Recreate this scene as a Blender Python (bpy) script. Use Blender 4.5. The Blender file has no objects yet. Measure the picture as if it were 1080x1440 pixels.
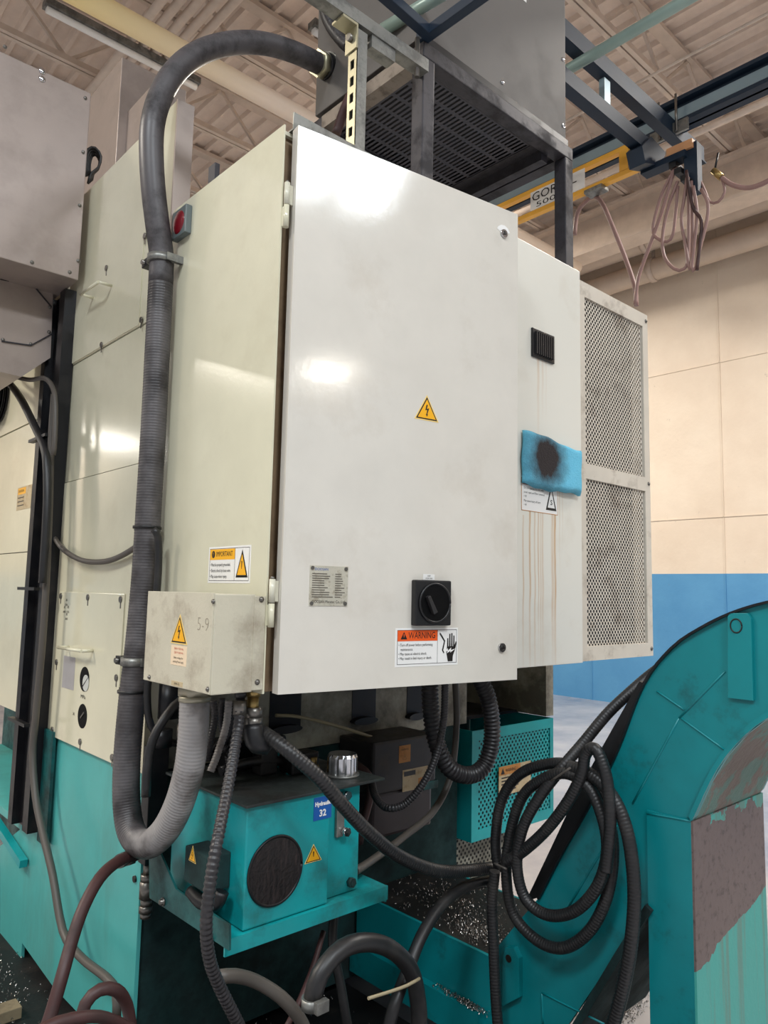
import bpy, bmesh, math, random
from mathutils import Vector, Matrix
random.seed(7)
C = bpy.context.scene.collection
scene = bpy.context.scene
R = math.radians

# ------------------------------------------------------------------ camera
FPX = 1040.53
yaw, pitch, roll = R(42.2726), R(6.2426), R(1.23257)
CAM = Vector((-1.042, -1.579, 1.275))
FW = Vector((math.sin(yaw)*math.cos(pitch), math.cos(yaw)*math.cos(pitch), math.sin(pitch)))
_r = Vector((math.cos(yaw), -math.sin(yaw), 0)); _u = _r.cross(FW)
RT = _r*math.cos(roll) + _u*math.sin(roll)
UP = -_r*math.sin(roll) + _u*math.cos(roll)
cd = bpy.data.cameras.new('camera'); cam = bpy.data.objects.new('camera', cd); C.objects.link(cam)
cd.sensor_fit = 'VERTICAL'; cd.sensor_height = 36.0; cd.lens = FPX/1440*36.0
cd.clip_start = .02; cd.clip_end = 200
cam.matrix_world = Matrix(((RT.x, UP.x, -FW.x, CAM.x), (RT.y, UP.y, -FW.y, CAM.y), (RT.z, UP.z, -FW.z, CAM.z), (0, 0, 0, 1)))
scene.camera = cam

# ------------------------------------------------------------------ world, exposure
vs = scene.view_settings
vs.view_transform = 'Standard'; vs.look = 'None'; vs.gamma = 1; vs.use_curve_mapping = False
vs.exposure = 0.18
w = bpy.data.worlds.new('world'); scene.world = w; w.use_nodes = True
w.node_tree.nodes['Background'].inputs[0].default_value = (.92, .96, 1.0, 1)
w.node_tree.nodes['Background'].inputs[1].default_value = 0.31

# ------------------------------------------------------------------ hall lamps (high bay panels under the roof, some added as fill)
def lamp(x, y, z, sx, sy, power, col, rz=0):
    l = bpy.data.lights.new('high_bay_panel', 'AREA'); l.shape = 'RECTANGLE'; l.size = sx; l.size_y = sy
    l.energy = power; l.color = col
    o = bpy.data.objects.new('high_bay_panel', l); C.objects.link(o); o.location = (x, y, z); o.rotation_euler = (0, 0, R(rz))
COOL = (.88, .95, 1.0); WARM = (1.0, .93, .82)
lamp(1.95, -5.75, 6.1, .55, 1.5, 55, COOL, 12)
lamp(2.75, -5.85, 6.1, .6, 1.3, 55, COOL, 12)
lamp(-1.4, -5.2, 6.1, 1.5, 1.2, 300, COOL)
lamp(-4.2, -2.2, 6.1, 1.5, 1.2, 260, COOL)
lamp(5.0, -13.3, 6.1, 1.1, 1.2, 130, WARM)
lamp(-7.2, 11.6, 6.1, 2.0, 1.2, 300, WARM)
lamp(-8.4, 22.6, 6.1, 2.2, 1.6, 260, WARM)
lamp(-5.2, 4.2, 6.1, 2.0, 1.2, 420, WARM)
lamp(5.0, 5.2, 6.1, 1.6, 1.2, 340, (1, .92, .8))  # added fill lamp over the right of the machine
lamp(5.6, -1.6, 6.1, 1.6, 1.2, 340, (1, .95, .88))  # second added fill lamp on the right

# ------------------------------------------------------------------ pixel -> place helpers (1080 x 1440)
def ray(px, py): return FW + RT*((px-540)/FPX) - UP*((py-720)/FPX)
def at(px, py, ax, v):
    d = ray(px, py); return CAM + d*((v-CAM[ax])/d[ax])
def ax_x(px, py, x): return at(px, py, 0, x)
def ax_y(px, py, y): return at(px, py, 1, y)
def ax_z(px, py, z): return at(px, py, 2, z)
Z3 = Vector((0, 0, 1))
class Pl:                                   # a vertical face: origin, right vector, outward normal
    def __init__(s, o, r, n): s.o = Vector(o); s.r = Vector(r).normalized(); s.u = Z3.copy(); s.n = Vector(n).normalized()
    def ab(s, px, py):
        d = ray(px, py); p = CAM + d*(((s.o-CAM).dot(s.n))/d.dot(s.n)) - s.o
        return p.dot(s.r), p.dot(s.u)
    def w(s, a, b, c=0): return s.o + s.r*a + s.u*b + s.n*c
    def rect(s, x0, y0, x1, y1):            # pixel box -> a0, a1, b0, b1
        ym = (y0+y1)/2; xm = (x0+x1)/2
        return s.ab(x0, ym)[0], s.ab(x1, ym)[0], s.ab(xm, y1)[1], s.ab(xm, y0)[1]

# ------------------------------------------------------------------ materials
def lin(c):
    f = lambda v: (v/12.92 if v <= .04045 else ((v+.055)/1.055)**2.4)
    return tuple(f(v/255) for v in c) + (1,)
class NT:
    def __init__(s, name):
        s.m = bpy.data.materials.new(name); s.m.use_nodes = True; s.t = s.m.node_tree; s.b = s.t.nodes['Principled BSDF']
        s.tc = s.t.nodes.new('ShaderNodeTexCoord')
    def n(s, k, **a):
        o = s.t.nodes.new(k)
        for q, v in a.items(): setattr(o, q, v)
        return o
    def l(s, a, b): s.t.links.new(a, b)
    def math(s, op, a, b=None, clamp=False):
        o = s.n('ShaderNodeMath', operation=op); o.use_clamp = clamp
        for i, v in enumerate((a, b)):
            if v is None: continue
            if isinstance(v, (int, float)): o.inputs[i].default_value = v
            else: s.l(v, o.inputs[i])
        return o.outputs[0]
    def noise(s, scale, detail=5, rough=.6, stretch=None):
        o = s.n('ShaderNodeTexNoise'); o.inputs['Scale'].default_value = scale; o.inputs['Detail'].default_value = detail; o.inputs['Roughness'].default_value = rough
        src = s.tc.outputs['Object']
        if stretch:
            mp = s.n('ShaderNodeMapping'); mp.inputs['Scale'].default_value = stretch; s.l(src, mp.inputs[0]); src = mp.outputs[0]
        s.l(src, o.inputs['Vector']); return o.outputs['Fac']
    def ramp(s, fac, lo, hi):
        o = s.n('ShaderNodeMapRange'); o.clamp = True; o.inputs[1].default_value = lo; o.inputs[2].default_value = hi; s.l(fac, o.inputs[0]); return o.outputs[0]
    def mix(s, fac, a, b):
        o = s.n('ShaderNodeMix', data_type='RGBA')
        if isinstance(fac, (int, float)): o.inputs[0].default_value = fac
        else: s.l(fac, o.inputs[0])
        for i, v in ((6, a), (7, b)):
            if isinstance(v, tuple): o.inputs[i].default_value = v
            else: s.l(v, o.inputs[i])
        return o.outputs[2]
    def col(s, c): s.l(c, s.b.inputs['Base Color']) if not isinstance(c, tuple) else setattr(s.b.inputs['Base Color'], 'default_value', c)
    def bump(s, h, st, dist=.01):
        o = s.n('ShaderNodeBump'); o.inputs['Strength'].default_value = st; o.inputs['Distance'].default_value = dist
        s.l(h, o.inputs['Height']); s.l(o.outputs[0], s.b.inputs['Normal'])
MATS = {}
def mat(name, c, rough=.5, metal=0, var=.10, dirt=None, da=0, ds=4, lo=.5, hi=.7, bump=0, bs=120, streak=None, spec=None, coat=0):
    k = NT(name); base = lin(c)
    dark = tuple(v*(1-var*2.2) for v in base[:3]) + (1,)
    col = k.mix(k.ramp(k.noise(6, 4), .3, .7), base, dark) if var else base
    if dirt:
        f = k.ramp(k.noise(ds, 9, .68, streak), lo, hi)
        f = k.math('MULTIPLY', f, da)
        col = k.mix(f, col, lin(dirt))
        k.l(k.math('ADD', k.math('MULTIPLY', f, .35), rough, True), k.b.inputs['Roughness'])
    else: k.b.inputs['Roughness'].default_value = rough
    k.col(col); k.b.inputs['Metallic'].default_value = metal
    if coat: k.b.inputs['Coat Weight'].default_value = coat; k.b.inputs['Coat Roughness'].default_value = .08
    if bump: k.bump(k.noise(bs, 3), bump, .004)
    MATS[name] = k.m; return k.m
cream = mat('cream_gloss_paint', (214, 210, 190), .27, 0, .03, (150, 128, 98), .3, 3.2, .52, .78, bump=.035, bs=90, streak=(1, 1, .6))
cream_side = mat('cream_warm_lit_paint', (219, 214, 188), .14, 0, .03, (150, 128, 90), .22, 2.5, .55, .8, bump=.03, bs=90)  # same cream paint, with the left side's warmer light in the tint
door_m = mat('cream_cool_lit_gloss', (220, 214, 203), .10, 0, .03, (160, 140, 112), .26, 3.4, .54, .78, bump=.035, bs=60)  # same cream paint, with the door's cooler light in the tint
grille_m = mat('grille_paint', (214, 205, 190), .5, 0, .05, (105, 82, 62), .75, 5, .53, .72)
jbox_m = mat('junction_box_paint', (204, 197, 176), .45, 0, .05, (112, 88, 66), .7, 5, .48, .7, bump=.15, bs=120)
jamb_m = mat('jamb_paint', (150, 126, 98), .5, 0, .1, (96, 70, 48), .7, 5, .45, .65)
under_m = mat('under_panel_paint', (172, 168, 152), .45, 0, .1, (60, 52, 44), .75, 4, .42, .62)
teal_dark = mat('teal_oily_shaded_paint', (8, 52, 52), .75, 0, .1, (10, 14, 14), .8, 4, .42, .62)  # teal darkened by oil and by shade put into the colour
tank_teal = mat('grimy_tank_paint', (16, 156, 160), .36, 0, .06, (40, 66, 58), .75, 4.5, .5, .7, bump=.02)
teal = mat('teal_paint', (22, 160, 164), .38, 0, .07, (48, 78, 70), .55, 4, .52, .72, bump=.02)
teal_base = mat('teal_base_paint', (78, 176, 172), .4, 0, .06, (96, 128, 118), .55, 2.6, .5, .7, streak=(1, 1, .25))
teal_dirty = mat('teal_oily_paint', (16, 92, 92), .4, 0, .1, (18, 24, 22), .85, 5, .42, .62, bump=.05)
teal_conv = mat('teal_conveyor_paint', (4, 130, 136), .36, 0, .08, (14, 46, 46), .6, 6, .56, .72, bump=.03)
steel_box = mat('brushed_steel_sheet', (168, 154, 146), .36, .35, .04, (112, 98, 90), .3, 3, .48, .7, bump=.04, bs=60)
grey_box = mat('grey_enclosure_paint', (92, 88, 85), .6, 0, .03, (84, 79, 75), .3, 3, .5, .7)
dark_steel = mat('dark_steel_frame', (58, 56, 62), .5, .3, .1, (40, 38, 40), .7, 8, .45, .6, bump=.1)
grate_m = mat('dark_grate_steel', (74, 74, 82), .55, .4, .1)
galv = mat('galvanized_steel', (150, 150, 145), .42, .7, .14, (92, 90, 88), .6, 14, .45, .6, bump=.06)
zinc = mat('yellow_zinc_steel', (186, 180, 152), .38, .7, .1)
black_pl = mat('black_plastic', (22, 22, 24), .42, 0, .1)
lamp_black = mat('worn_black_plastic', (44, 42, 43), .4, 0, .1)
black_gloss = mat('black_gloss', (5, 5, 6), .6, 0, 0)
MATS['black_gloss'].node_tree.nodes['Principled BSDF'].inputs['Specular IOR Level'].default_value = .15
black_steel = mat('black_steel', (24, 24, 28), .4, .3, .15, (50, 46, 42), .6, 7, .5, .7)
rubber = mat('black_hose_rubber', (34, 33, 34), .42, 0, .15, (70, 66, 62), .5, 9, .5, .75)
grey_hose = mat('grey_conduit_sheath', (84, 80, 82), .42, 0, .08, (38, 34, 36), .85, 7, .45, .62)
pale_hose = mat('dusty_conduit_sheath', (148, 144, 142), .5, 0, .12, (74, 64, 58), .8, 7, .5, .66)
corr_m = mat('corrugated_sheath', (46, 44, 46), .4, 0, .1, (96, 90, 88), .5, 12, .55, .75)
red_hose = mat('red_rubber_hose', (70, 42, 40), .5, 0, .1, (48, 38, 36), .7, 6, .45, .65)
pink_hose = mat('pink_air_hose', (150, 118, 112), .5, 0, .08)
cable_m = mat('grey_cable_jacket', (84, 78, 72), .5, 0, .06)
chrome = mat('chrome', (215, 215, 218), .16, 1, 0)
bolt_m = mat('bolt_steel', (130, 126, 120), .35, .85, .1)
brass = mat('brass', (176, 150, 96), .35, .85, .1)
yellow = mat('sign_yellow', (246, 178, 16), .4, 0, 0)
pale_y = mat('sign_pale_yellow', (242, 206, 120), .45, 0, 0)
white = mat('sign_white', (236, 234, 230), .4, 0, 0)
ink = mat('sign_ink', (24, 18, 14), .5, 0, 0)
orange = mat('sign_orange', (236, 92, 28), .4, 0, 0)
redink = mat('red_ink', (200, 84, 60), .5, 0, 0)
old_lab = mat('stained_label', (206, 186, 148), .5, 0, .12, (150, 110, 70), .6, 20, .5, .65)
old_or = mat('stained_orange_label', (206, 140, 66), .5, 0, .1, (150, 90, 40), .6, 20, .5, .65)
blue_lab = mat('blue_label', (30, 92, 170), .4, 0, .05)
pencil = mat('pencil', (150, 140, 122), .6, 0, 0)
plate_m = mat('nameplate_metal', (214, 208, 190), .36, .25, .1, (130, 116, 92), .6, 40, .5, .62)
red_lens = mat('red_lens', (122, 12, 28), .3, 0, .05, coat=.4)
lamp_grey = mat('lamp_housing_grey', (102, 112, 112), .45, 0, .05)
navy = mat('navy_crane_paint', (14, 36, 56), .6, 0, .08)
lt_blue = mat('pale_blue_steel', (150, 172, 182), .3, .3, .05)
craney = mat('crane_yellow_paint', (244, 180, 62), .38, 0, .04)
pipe_teal = mat('pale_green_pipe', (150, 172, 164), .35, .2, .05)
deck_m = mat('roof_deck_paint', (228, 211, 197), .6, 0, .06, (200, 182, 168), .5, 2, .45, .7)
joist_m = mat('joist_paint', (214, 197, 182), .6, 0, .08)
pipe_m = mat('beige_pipe_paint', (210, 192, 174), .5, 0, .05)
lube_m = mat('dark_plastic_tank', (46, 42, 42), .42, 0, .1, (86, 76, 66), .6, 7, .5, .7)
screen_m = mat('oily_filter_mesh', (30, 24, 24), .3, 0, .3, (66, 52, 50), .7, 30, .5, .7, bump=.5, bs=90, streak=(3, 1, .4))
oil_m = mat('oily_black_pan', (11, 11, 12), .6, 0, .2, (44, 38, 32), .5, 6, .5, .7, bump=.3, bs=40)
chip_m = mat('metal_chip', (170, 164, 158), .3, 1, .2)
tie_m = mat('zip_tie', (150, 138, 110), .5, 0, 0)
wood = mat('weathered_board', (140, 122, 96), .7, 0, .15, (80, 66, 50), .6, 6, .45, .6)
navy_box = mat('navy_box_paint', (40, 44, 62), .5, 0, .08)
gauge_face = mat('gauge_face', (196, 198, 192), .35, 0, 0)

k = NT('rust_streaked_paint')                 # right panel: rust runs under the vent and label
geo = k.n('ShaderNodeNewGeometry'); sx = k.n('ShaderNodeSeparateXYZ'); k.l(geo.outputs['Position'], sx.inputs[0])
wob = k.math('MULTIPLY', k.math('SUBTRACT', k.noise(5, 3, .5, (0, 0, 1)), .5), .022)
xx = k.math('ADD', sx.outputs[0], wob); zz = sx.outputs[2]
RP_Y = -.03
def px_x(px, py): return ax_y(px, py, RP_Y).x
STK = [(735.5, 738, 935, .004, .5), (745, 725, 940, .005, .75), (752, 722, 940, .004, .6), (757, 724, 900, .003, .75), (760, 724, 940, .003, .4),
       (763, 728, 940, .006, .35), (780.5, 735, 934, .006, .9), (777, 735, 934, .008, .5), (787, 705, 800, .003, .35), (791, 705, 760, .003, .4),
       (757, 512, 605, .007, .5), (763, 512, 575, .006, .35), (768, 512, 580, .004, .25)]
tot = None
for px, t, b, wd, am in STK:
    x0 = px_x(px, (t+b)/2); z1 = ax_y(px, t-14, RP_Y).z; z0 = ax_y(px, b, RP_Y).z
    d = k.math('ABSOLUTE', k.math('SUBTRACT', xx, x0+0.0))
    f = k.n('ShaderNodeMapRange'); f.inputs[1].default_value = wd*1.4; f.inputs[2].default_value = wd*.25; k.l(d, f.inputs[0])
    g = k.n('ShaderNodeMapRange'); g.inputs[1].default_value = z0-.05; g.inputs[2].default_value = z0+.25; k.l(zz, g.inputs[0])
    h = k.math('LESS_THAN', zz, z1)
    v = k.math('MULTIPLY', k.math('MULTIPLY', f.outputs[0], g.outputs[0]), k.math('MULTIPLY', h, am))
    tot = v if tot is None else k.math('MAXIMUM', tot, v)
brk = k.ramp(k.noise(30, 4, .6, (1, 1, .15)), .3, .6)
tot = k.math('MULTIPLY', tot, k.math('ADD', k.math('MULTIPLY', brk, .6), .4))
k.col(k.mix(tot, k.mix(k.math('MULTIPLY', k.ramp(k.noise(3.2, 8), .56, .8), .3), lin((224, 221, 210)), lin((170, 148, 116))), lin((190, 138, 70))))
k.b.inputs['Roughness'].default_value = .3; k.bump(k.noise(60, 3), .03, .004); streak_m = k.m

k = NT('filter_pad_fibre')                    # blue pad with a soot blot
vm = k.n('ShaderNodeVectorMath', operation='DISTANCE'); k.l(k.tc.outputs['Object'], vm.inputs[0])
FC = ax_y(769, 646, -.055); vm.inputs[1].default_value = FC
d = k.math('ADD', vm.outputs['Value'], k.math('MULTIPLY', k.math('SUBTRACT', k.noise(26, 6), .5), .06))
blot = k.ramp(d, .14, .06)
k.col(k.mix(blot, k.mix(k.noise(40, 5), lin((118, 200, 226)), lin((92, 180, 212))), lin((40, 32, 32))))
k.b.inputs['Roughness'].default_value = .9; k.bump(k.noise(160, 4), .6, .006); pad_m = k.m

k = NT('worn_leg_paint')                      # teal plate whose paint has flaked off in a broad band
geo = k.n('ShaderNodeNewGeometry'); sz = k.n('ShaderNodeSeparateXYZ'); k.l(geo.outputs['Position'], sz.inputs[0])
e = k.math('ADD', sz.outputs[2], k.math('MULTIPLY', k.math('SUBTRACT', k.noise(9, 6), .5), .09))
lowz = k.math('SUBTRACT', e, k.math('MULTIPLY', k.math('SUBTRACT', sz.outputs[0], .88), .2))
f = k.math('MULTIPLY', k.math('GREATER_THAN', lowz, .35), k.math('LESS_THAN', k.math('ADD', e, k.math('MULTIPLY', k.ramp(k.noise(7, 5), .5, .56), .1)), .78))
brn = k.mix(k.ramp(k.noise(45, 6, .7), .52, .68), lin((104, 89, 85)), lin((70, 57, 54)))
stn = k.mix(k.math('MULTIPLY', k.ramp(k.noise(9, 4, .5, (4, 4, .15)), .48, .6), .6), lin((66, 158, 148)), lin((104, 120, 106)))
k.col(k.mix(f, stn, brn)); k.b.inputs['Roughness'].default_value = .5; k.bump(k.noise(40, 5), .3, .004); worn_m = k.m
k = NT('flaked_underside')
f = k.ramp(k.noise(10, 7), .48, .52)
k.col(k.mix(f, lin((112, 100, 92)), lin((92, 122, 112)))); k.b.inputs['Roughness'].default_value = .65; k.bump(k.noise(14, 6), .9, .02); flake_m = k.m

k = NT('scuffed_conduit_sheath')              # dark sheath that turns dusty pale toward the junction box
geo = k.n('ShaderNodeNewGeometry'); s3 = k.n('ShaderNodeSeparateXYZ'); k.l(geo.outputs['Position'], s3.inputs[0])
f = k.ramp(k.math('ADD', s3.outputs[1], k.math('MULTIPLY', k.math('SUBTRACT', k.noise(9, 6), .5), .35)), .48, .32)
gr = k.mix(k.ramp(k.noise(7, 8), .42, .64), lin((88, 84, 85)), lin((46, 42, 43)))
pa = k.mix(k.math('MULTIPLY', k.ramp(k.noise(8, 8), .5, .66), .8), lin((150, 146, 144)), lin((78, 68, 62)))
k.col(k.mix(f, gr, pa)); k.b.inputs['Roughness'].default_value = .45; scuffed_m = k.m

k = NT('yellow_to_cream_pipe')
s3 = k.n('ShaderNodeSeparateXYZ'); k.l(k.tc.outputs['Object'], s3.inputs[0])
k.col(k.mix(k.ramp(s3.outputs[0], -.6, 2.2), lin((255, 226, 110)), lin((250, 232, 214)))); k.b.inputs['Roughness'].default_value = .45; ypipe_m = k.m

k = NT('two_tone_wall')                       # beige block above, blue dado below
s3 = k.n('ShaderNodeSeparateXYZ'); k.l(k.tc.outputs['Object'], s3.inputs[0])
f = k.math('GREATER_THAN', s3.outputs[2], 1.615)
be = k.mix(k.ramp(k.noise(1.2, 8), .35, .75), lin((234, 220, 202)), lin((220, 203, 184)))
bl = k.mix(k.ramp(k.noise(1.5, 6), .35, .75), lin((88, 152, 198)), lin((74, 138, 188)))
k.col(k.mix(k.math('MULTIPLY', k.ramp(k.noise(9, 7, .75), .66, .72), .45), k.mix(f, bl, be), lin((120, 112, 100)))); k.b.inputs['Roughness'].default_value = .55; k.bump(k.noise(14, 6), .12, .02); wall_m = k.m
k = NT('worn_concrete_floor')
k.col(k.mix(k.ramp(k.noise(1.4, 8), .35, .7), lin((186, 182, 182)), lin((140, 140, 150)))); k.b.inputs['Roughness'].default_value = .14; k.bump(k.noise(30, 5), .05, .01); floor_m = k.m

# ------------------------------------------------------------------ mesh builder
OFF = {}
class Mb:
    def __init__(s): s.v = []; s.f = []; s.sm = []
    def add(s, vs, fs, smooth=False):
        o = len(s.v); s.v += [Vector(v) for v in vs]; s.f += [tuple(i+o for i in f) for f in fs]; s.sm += [smooth]*len(fs); return s
    def hexa(s, p): return s.add(p, [(0, 3, 2, 1), (4, 5, 6, 7), (0, 1, 5, 4), (1, 2, 6, 5), (2, 3, 7, 6), (3, 0, 4, 7)])
    def box(s, x0, x1, y0, y1, z0, z1):
        return s.hexa([(x0, y0, z0), (x1, y0, z0), (x1, y1, z0), (x0, y1, z0), (x0, y0, z1), (x1, y0, z1), (x1, y1, z1), (x0, y1, z1)])
    def pbox(s, P, a0, a1, b0, b1, c0, c1): return s.hexa([P.w(a, b, c) for c in (c0, c1) for a, b in ((a0, b0), (a1, b0), (a1, b1), (a0, b1))])
    def prism(s, pts, vec):
        n = len(pts); vec = Vector(vec); P = [Vector(p) for p in pts]
        return s.add(P + [p+vec for p in P], [tuple(range(n))[::-1], tuple(range(n, 2*n))] + [(i, (i+1) % n, n+(i+1) % n, n+i) for i in range(n)])
    def ppoly(s, P, pts, c0, c1): return s.prism([P.w(a, b, c0) for a, b in pts], P.n*(c1-c0))
    def pdisk(s, P, a, b, r, c0, c1, n=20, rb=None): return s.cyl(P.w(a, b, c0), P.w(a, b, c1), r, n) if rb is None else s.ppoly(P, [(a+r*math.cos(t*2*math.pi/n), b+rb*math.sin(t*2*math.pi/n)) for t in range(n)], c0, c1)
    def cyl(s, p0, p1, r, n=16, r1=None, cap=True):
        p0 = Vector(p0); p1 = Vector(p1); d = (p1-p0).normalized(); a = d.orthogonal().normalized(); b = d.cross(a); r1 = r if r1 is None else r1
        ring = lambda p, q: [p + a*q*math.cos(2*math.pi*i/n) + b*q*math.sin(2*math.pi*i/n) for i in range(n)]
        o = len(s.v); s.add(ring(p0, r)+ring(p1, r1), [(i, (i+1) % n, n+(i+1) % n, n+i) for i in range(n)], True)
        if cap: s.f += [tuple(o+i for i in range(n))[::-1], tuple(o+n+i for i in range(n))]; s.sm += [False, False]
        return s
    def dome(s, c, d, r, h, n=16, m=4):
        c = Vector(c); d = Vector(d).normalized(); a = d.orthogonal().normalized(); b = d.cross(a); vs = []; fs = []
        for j in range(m+1):
            t = j/m*math.pi/2
            for i in range(n): vs.append(c + (a*math.cos(2*math.pi*i/n)+b*math.sin(2*math.pi*i/n))*r*math.cos(t) + d*h*math.sin(t))
        for j in range(m):
            for i in range(n): fs.append((j*n+i, j*n+(i+1) % n, (j+1)*n+(i+1) % n, (j+1)*n+i))
        return s.add(vs, fs, True)
    def bar(s, p0, p1, w, h, up=Z3):             # rectangular bar between two points
        p0 = Vector(p0); p1 = Vector(p1); d = (p1-p0).normalized(); sd = d.cross(Vector(up)).normalized(); u = sd.cross(d)
        return s.hexa([p+sd*x*w/2+u*y*h/2 for p in (p0, p1) for x, y in ((-1, -1), (1, -1), (1, 1), (-1, 1))])
    def tube(s, pts, r, n=12, step=.02, pitch=None, amp=.0, closed=False):
        P = spline(pts, step if not pitch else pitch/4)
        t = (P[1]-P[0]).normalized(); a = t.orthogonal().normalized(); vs = []; L = 0
        for i, p in enumerate(P):
            t2 = (P[min(i+1, len(P)-1)]-P[max(i-1, 0)]).normalized()
            a = (a - t2*a.dot(t2)).normalized(); b = t2.cross(a)
            if i: L += (p-P[i-1]).length
            rr = r if not pitch else r*(1-amp*(.5+.5*math.cos(2*math.pi*L/pitch)))
            vs += [p + a*rr*math.cos(2*math.pi*j/n) + b*rr*math.sin(2*math.pi*j/n) for j in range(n)]
        m = len(P); fs = [(i*n+j, i*n+(j+1) % n, (i+1)*n+(j+1) % n, (i+1)*n+j) for i in range(m-1) for j in range(n)]
        o = len(s.v); s.add(vs, fs, True); s.f += [tuple(o+j for j in range(n))[::-1], tuple(o+(m-1)*n+j for j in range(n))]; s.sm += [False, False]
        return s
    def build(s, name, m, parent=None, bevel=0):
        off = OFF.get(parent.name, Vector()) if parent else Vector()
        me = bpy.data.meshes.new(name); me.from_pydata([v-off for v in s.v], [], s.f); me.materials.append(m)
        bm = bmesh.new(); bm.from_mesh(me); bmesh.ops.recalc_face_normals(bm, faces=bm.faces)
        if bevel: bmesh.ops.bevel(bm, geom=[e for e in bm.edges if len(e.link_faces) == 2 and e.calc_face_angle(0) > .6], offset=bevel, segments=2, affect='EDGES', profile=.6)
        bm.to_mesh(me); bm.free()
        if not bevel: me.polygons.foreach_set('use_smooth', s.sm)
        o = bpy.data.objects.new(name, me); C.objects.link(o); OFF[o.name] = off
        if parent: o.parent = parent
        return o
def spline(pts, step):
    P = [Vector(p) for p in pts]; 
    if len(P) == 2: P = [P[0], (P[0]+P[1])/2, P[1]]
    Q = [P[0]*2-P[1]] + P + [P[-1]*2-P[-2]]; out = []
    for i in range(1, len(Q)-2):
        a, b, c, d = Q[i-1:i+3]; n = max(2, int((c-b).length/step))
        for k in range(n):
            t = k/n; out.append(.5*((2*b) + (c-a)*t + (2*a-5*b+4*c-d)*t*t + (3*b-a-3*c+d)*t**3))
    out.append(P[-1]); return out
def thing(name, label, cat, loc, group=None):
    o = bpy.data.objects.new(name, None); C.objects.link(o); o.location = loc; o.empty_display_size = .1
    OFF[o.name] = Vector(loc); tag(o, label, cat, group); return o
def tag(o, label, cat, group=None):
    o['label'] = label; o['category'] = cat
    if group: o['group'] = group
    return o
def struct(o): o['kind'] = 'structure'; return o
def text(body, P, a, b, size, m, parent, name='lettering', al='LEFT', sx=1.0, c=.0012, bold=0):
    cu = bpy.data.curves.new('t', 'FONT'); cu.body = body; cu.size = size; cu.align_x = al; cu.align_y = 'CENTER'; cu.resolution_u = 2; cu.offset = bold
    t = bpy.data.objects.new('t', cu); C.objects.link(t); bpy.context.view_layer.update()
    me = bpy.data.meshes.new_from_object(t.evaluated_get(bpy.context.evaluated_depsgraph_get())); bpy.data.objects.remove(t)
    off = OFF[parent.name]
    for v in me.vertices: v.co = P.w(a+v.co.x*sx, b+v.co.y, c) - off
    me.materials.clear(); me.materials.append(m)
    o = bpy.data.objects.new(name, me); C.objects.link(o); o.parent = parent; OFF[o.name] = off; return o
def screw(P, a, b, r, parent, m=None, h=.004):
    x = Mb(); x.cyl(P.w(a, b, 0), P.w(a, b, h*.5), r, 12); x.dome(P.w(a, b, h*.5), P.n, r*.85, h, 12, 3)
    return x.build('screw', m or bolt_m, parent)
def perf(P, a0, a1, b0, b1, pa, pb, r, c, n=6):       # sheet with staggered punched holes, real openings
    vs = []; fs = []; nr = int((b1-b0)/pb); nc = int((a1-a0)/pa)
    for j in range(nr):
        for i in range(nc-(j % 2)):
            x0 = a0+(i+.5*(j % 2))*pa; y0 = b0+j*pb; cx = x0+pa/2; cy = y0+pb/2; o = len(vs)
            q = [(x0, y0), (x0+pa/2, y0), (x0+pa, y0), (x0+pa, y0+pb), (x0+pa/2, y0+pb), (x0, y0+pb)]
            h = [(cx+r*math.cos(t), cy+r*math.sin(t)) for t in (R(215), R(270), R(325), R(35), R(90), R(145))]
            vs += [P.w(u, v, c) for u, v in q+h]
            fs += [(o+k, o+(k+1) % 6, o+6+(k+1) % 6, o+6+k) for k in range(6)]
        if j % 2:
            for x0, x1 in ((a0, a0+pa/2), (a0+(nc-.5)*pa, a0+nc*pa)):
                o = len(vs); y0 = b0+j*pb; vs += [P.w(u, v, c) for u, v in ((x0, y0), (x1, y0), (x1, y0+pb), (x0, y0+pb))]; fs.append((o, o+1, o+2, o+3))
    m = Mb(); m.add(vs, fs); return m, a0+nc*pa, b0+nr*pb

FZ = -.2
# ------------------------------------------------------------------ the hall
WX = 8.6
struct(Mb().box(-9, WX, -16, 24, FZ-.05, FZ).build('floor', floor_m))
wr = struct(Mb().box(WX, WX+.2, -16, 24, FZ, 7.2).build('wall_right', wall_m))
for y in [-1.4, .55, 2.5, 4.45, 6.4]: Mb().box(WX-.01, WX, y-.006, y+.006, FZ, 7.0).build('panel_joint', wall_m, wr)
for z in (2.35, 4.4): Mb().box(WX-.01, WX, -12, 20, z-.006, z+.006).build('panel_joint', wall_m, wr)
struct(Mb().box(-9, WX, 24, 24.2, FZ, 7.2).build('wall_back', wall_m))
ceil = struct(Mb().box(-9, WX, -16, 24, 6.95, 7.05).build('ceiling', deck_m))
rib = None
for i in range(80):
    x = -8.85+i*.22
    if rib is None: rib = Mb().hexa([(-.04, -15.9, 6.95), (.04, -15.9, 6.95), (.04, 23.9, 6.95), (-.04, 23.9, 6.95), (-.022, -15.9, 6.9), (.022, -15.9, 6.9), (.022, 23.9, 6.9), (-.022, 23.9, 6.9)]).build('deck_rib', deck_m, ceil); o = rib
    else: o = rib.copy(); C.objects.link(o)
    o.location.x = x
proto = None
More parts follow.
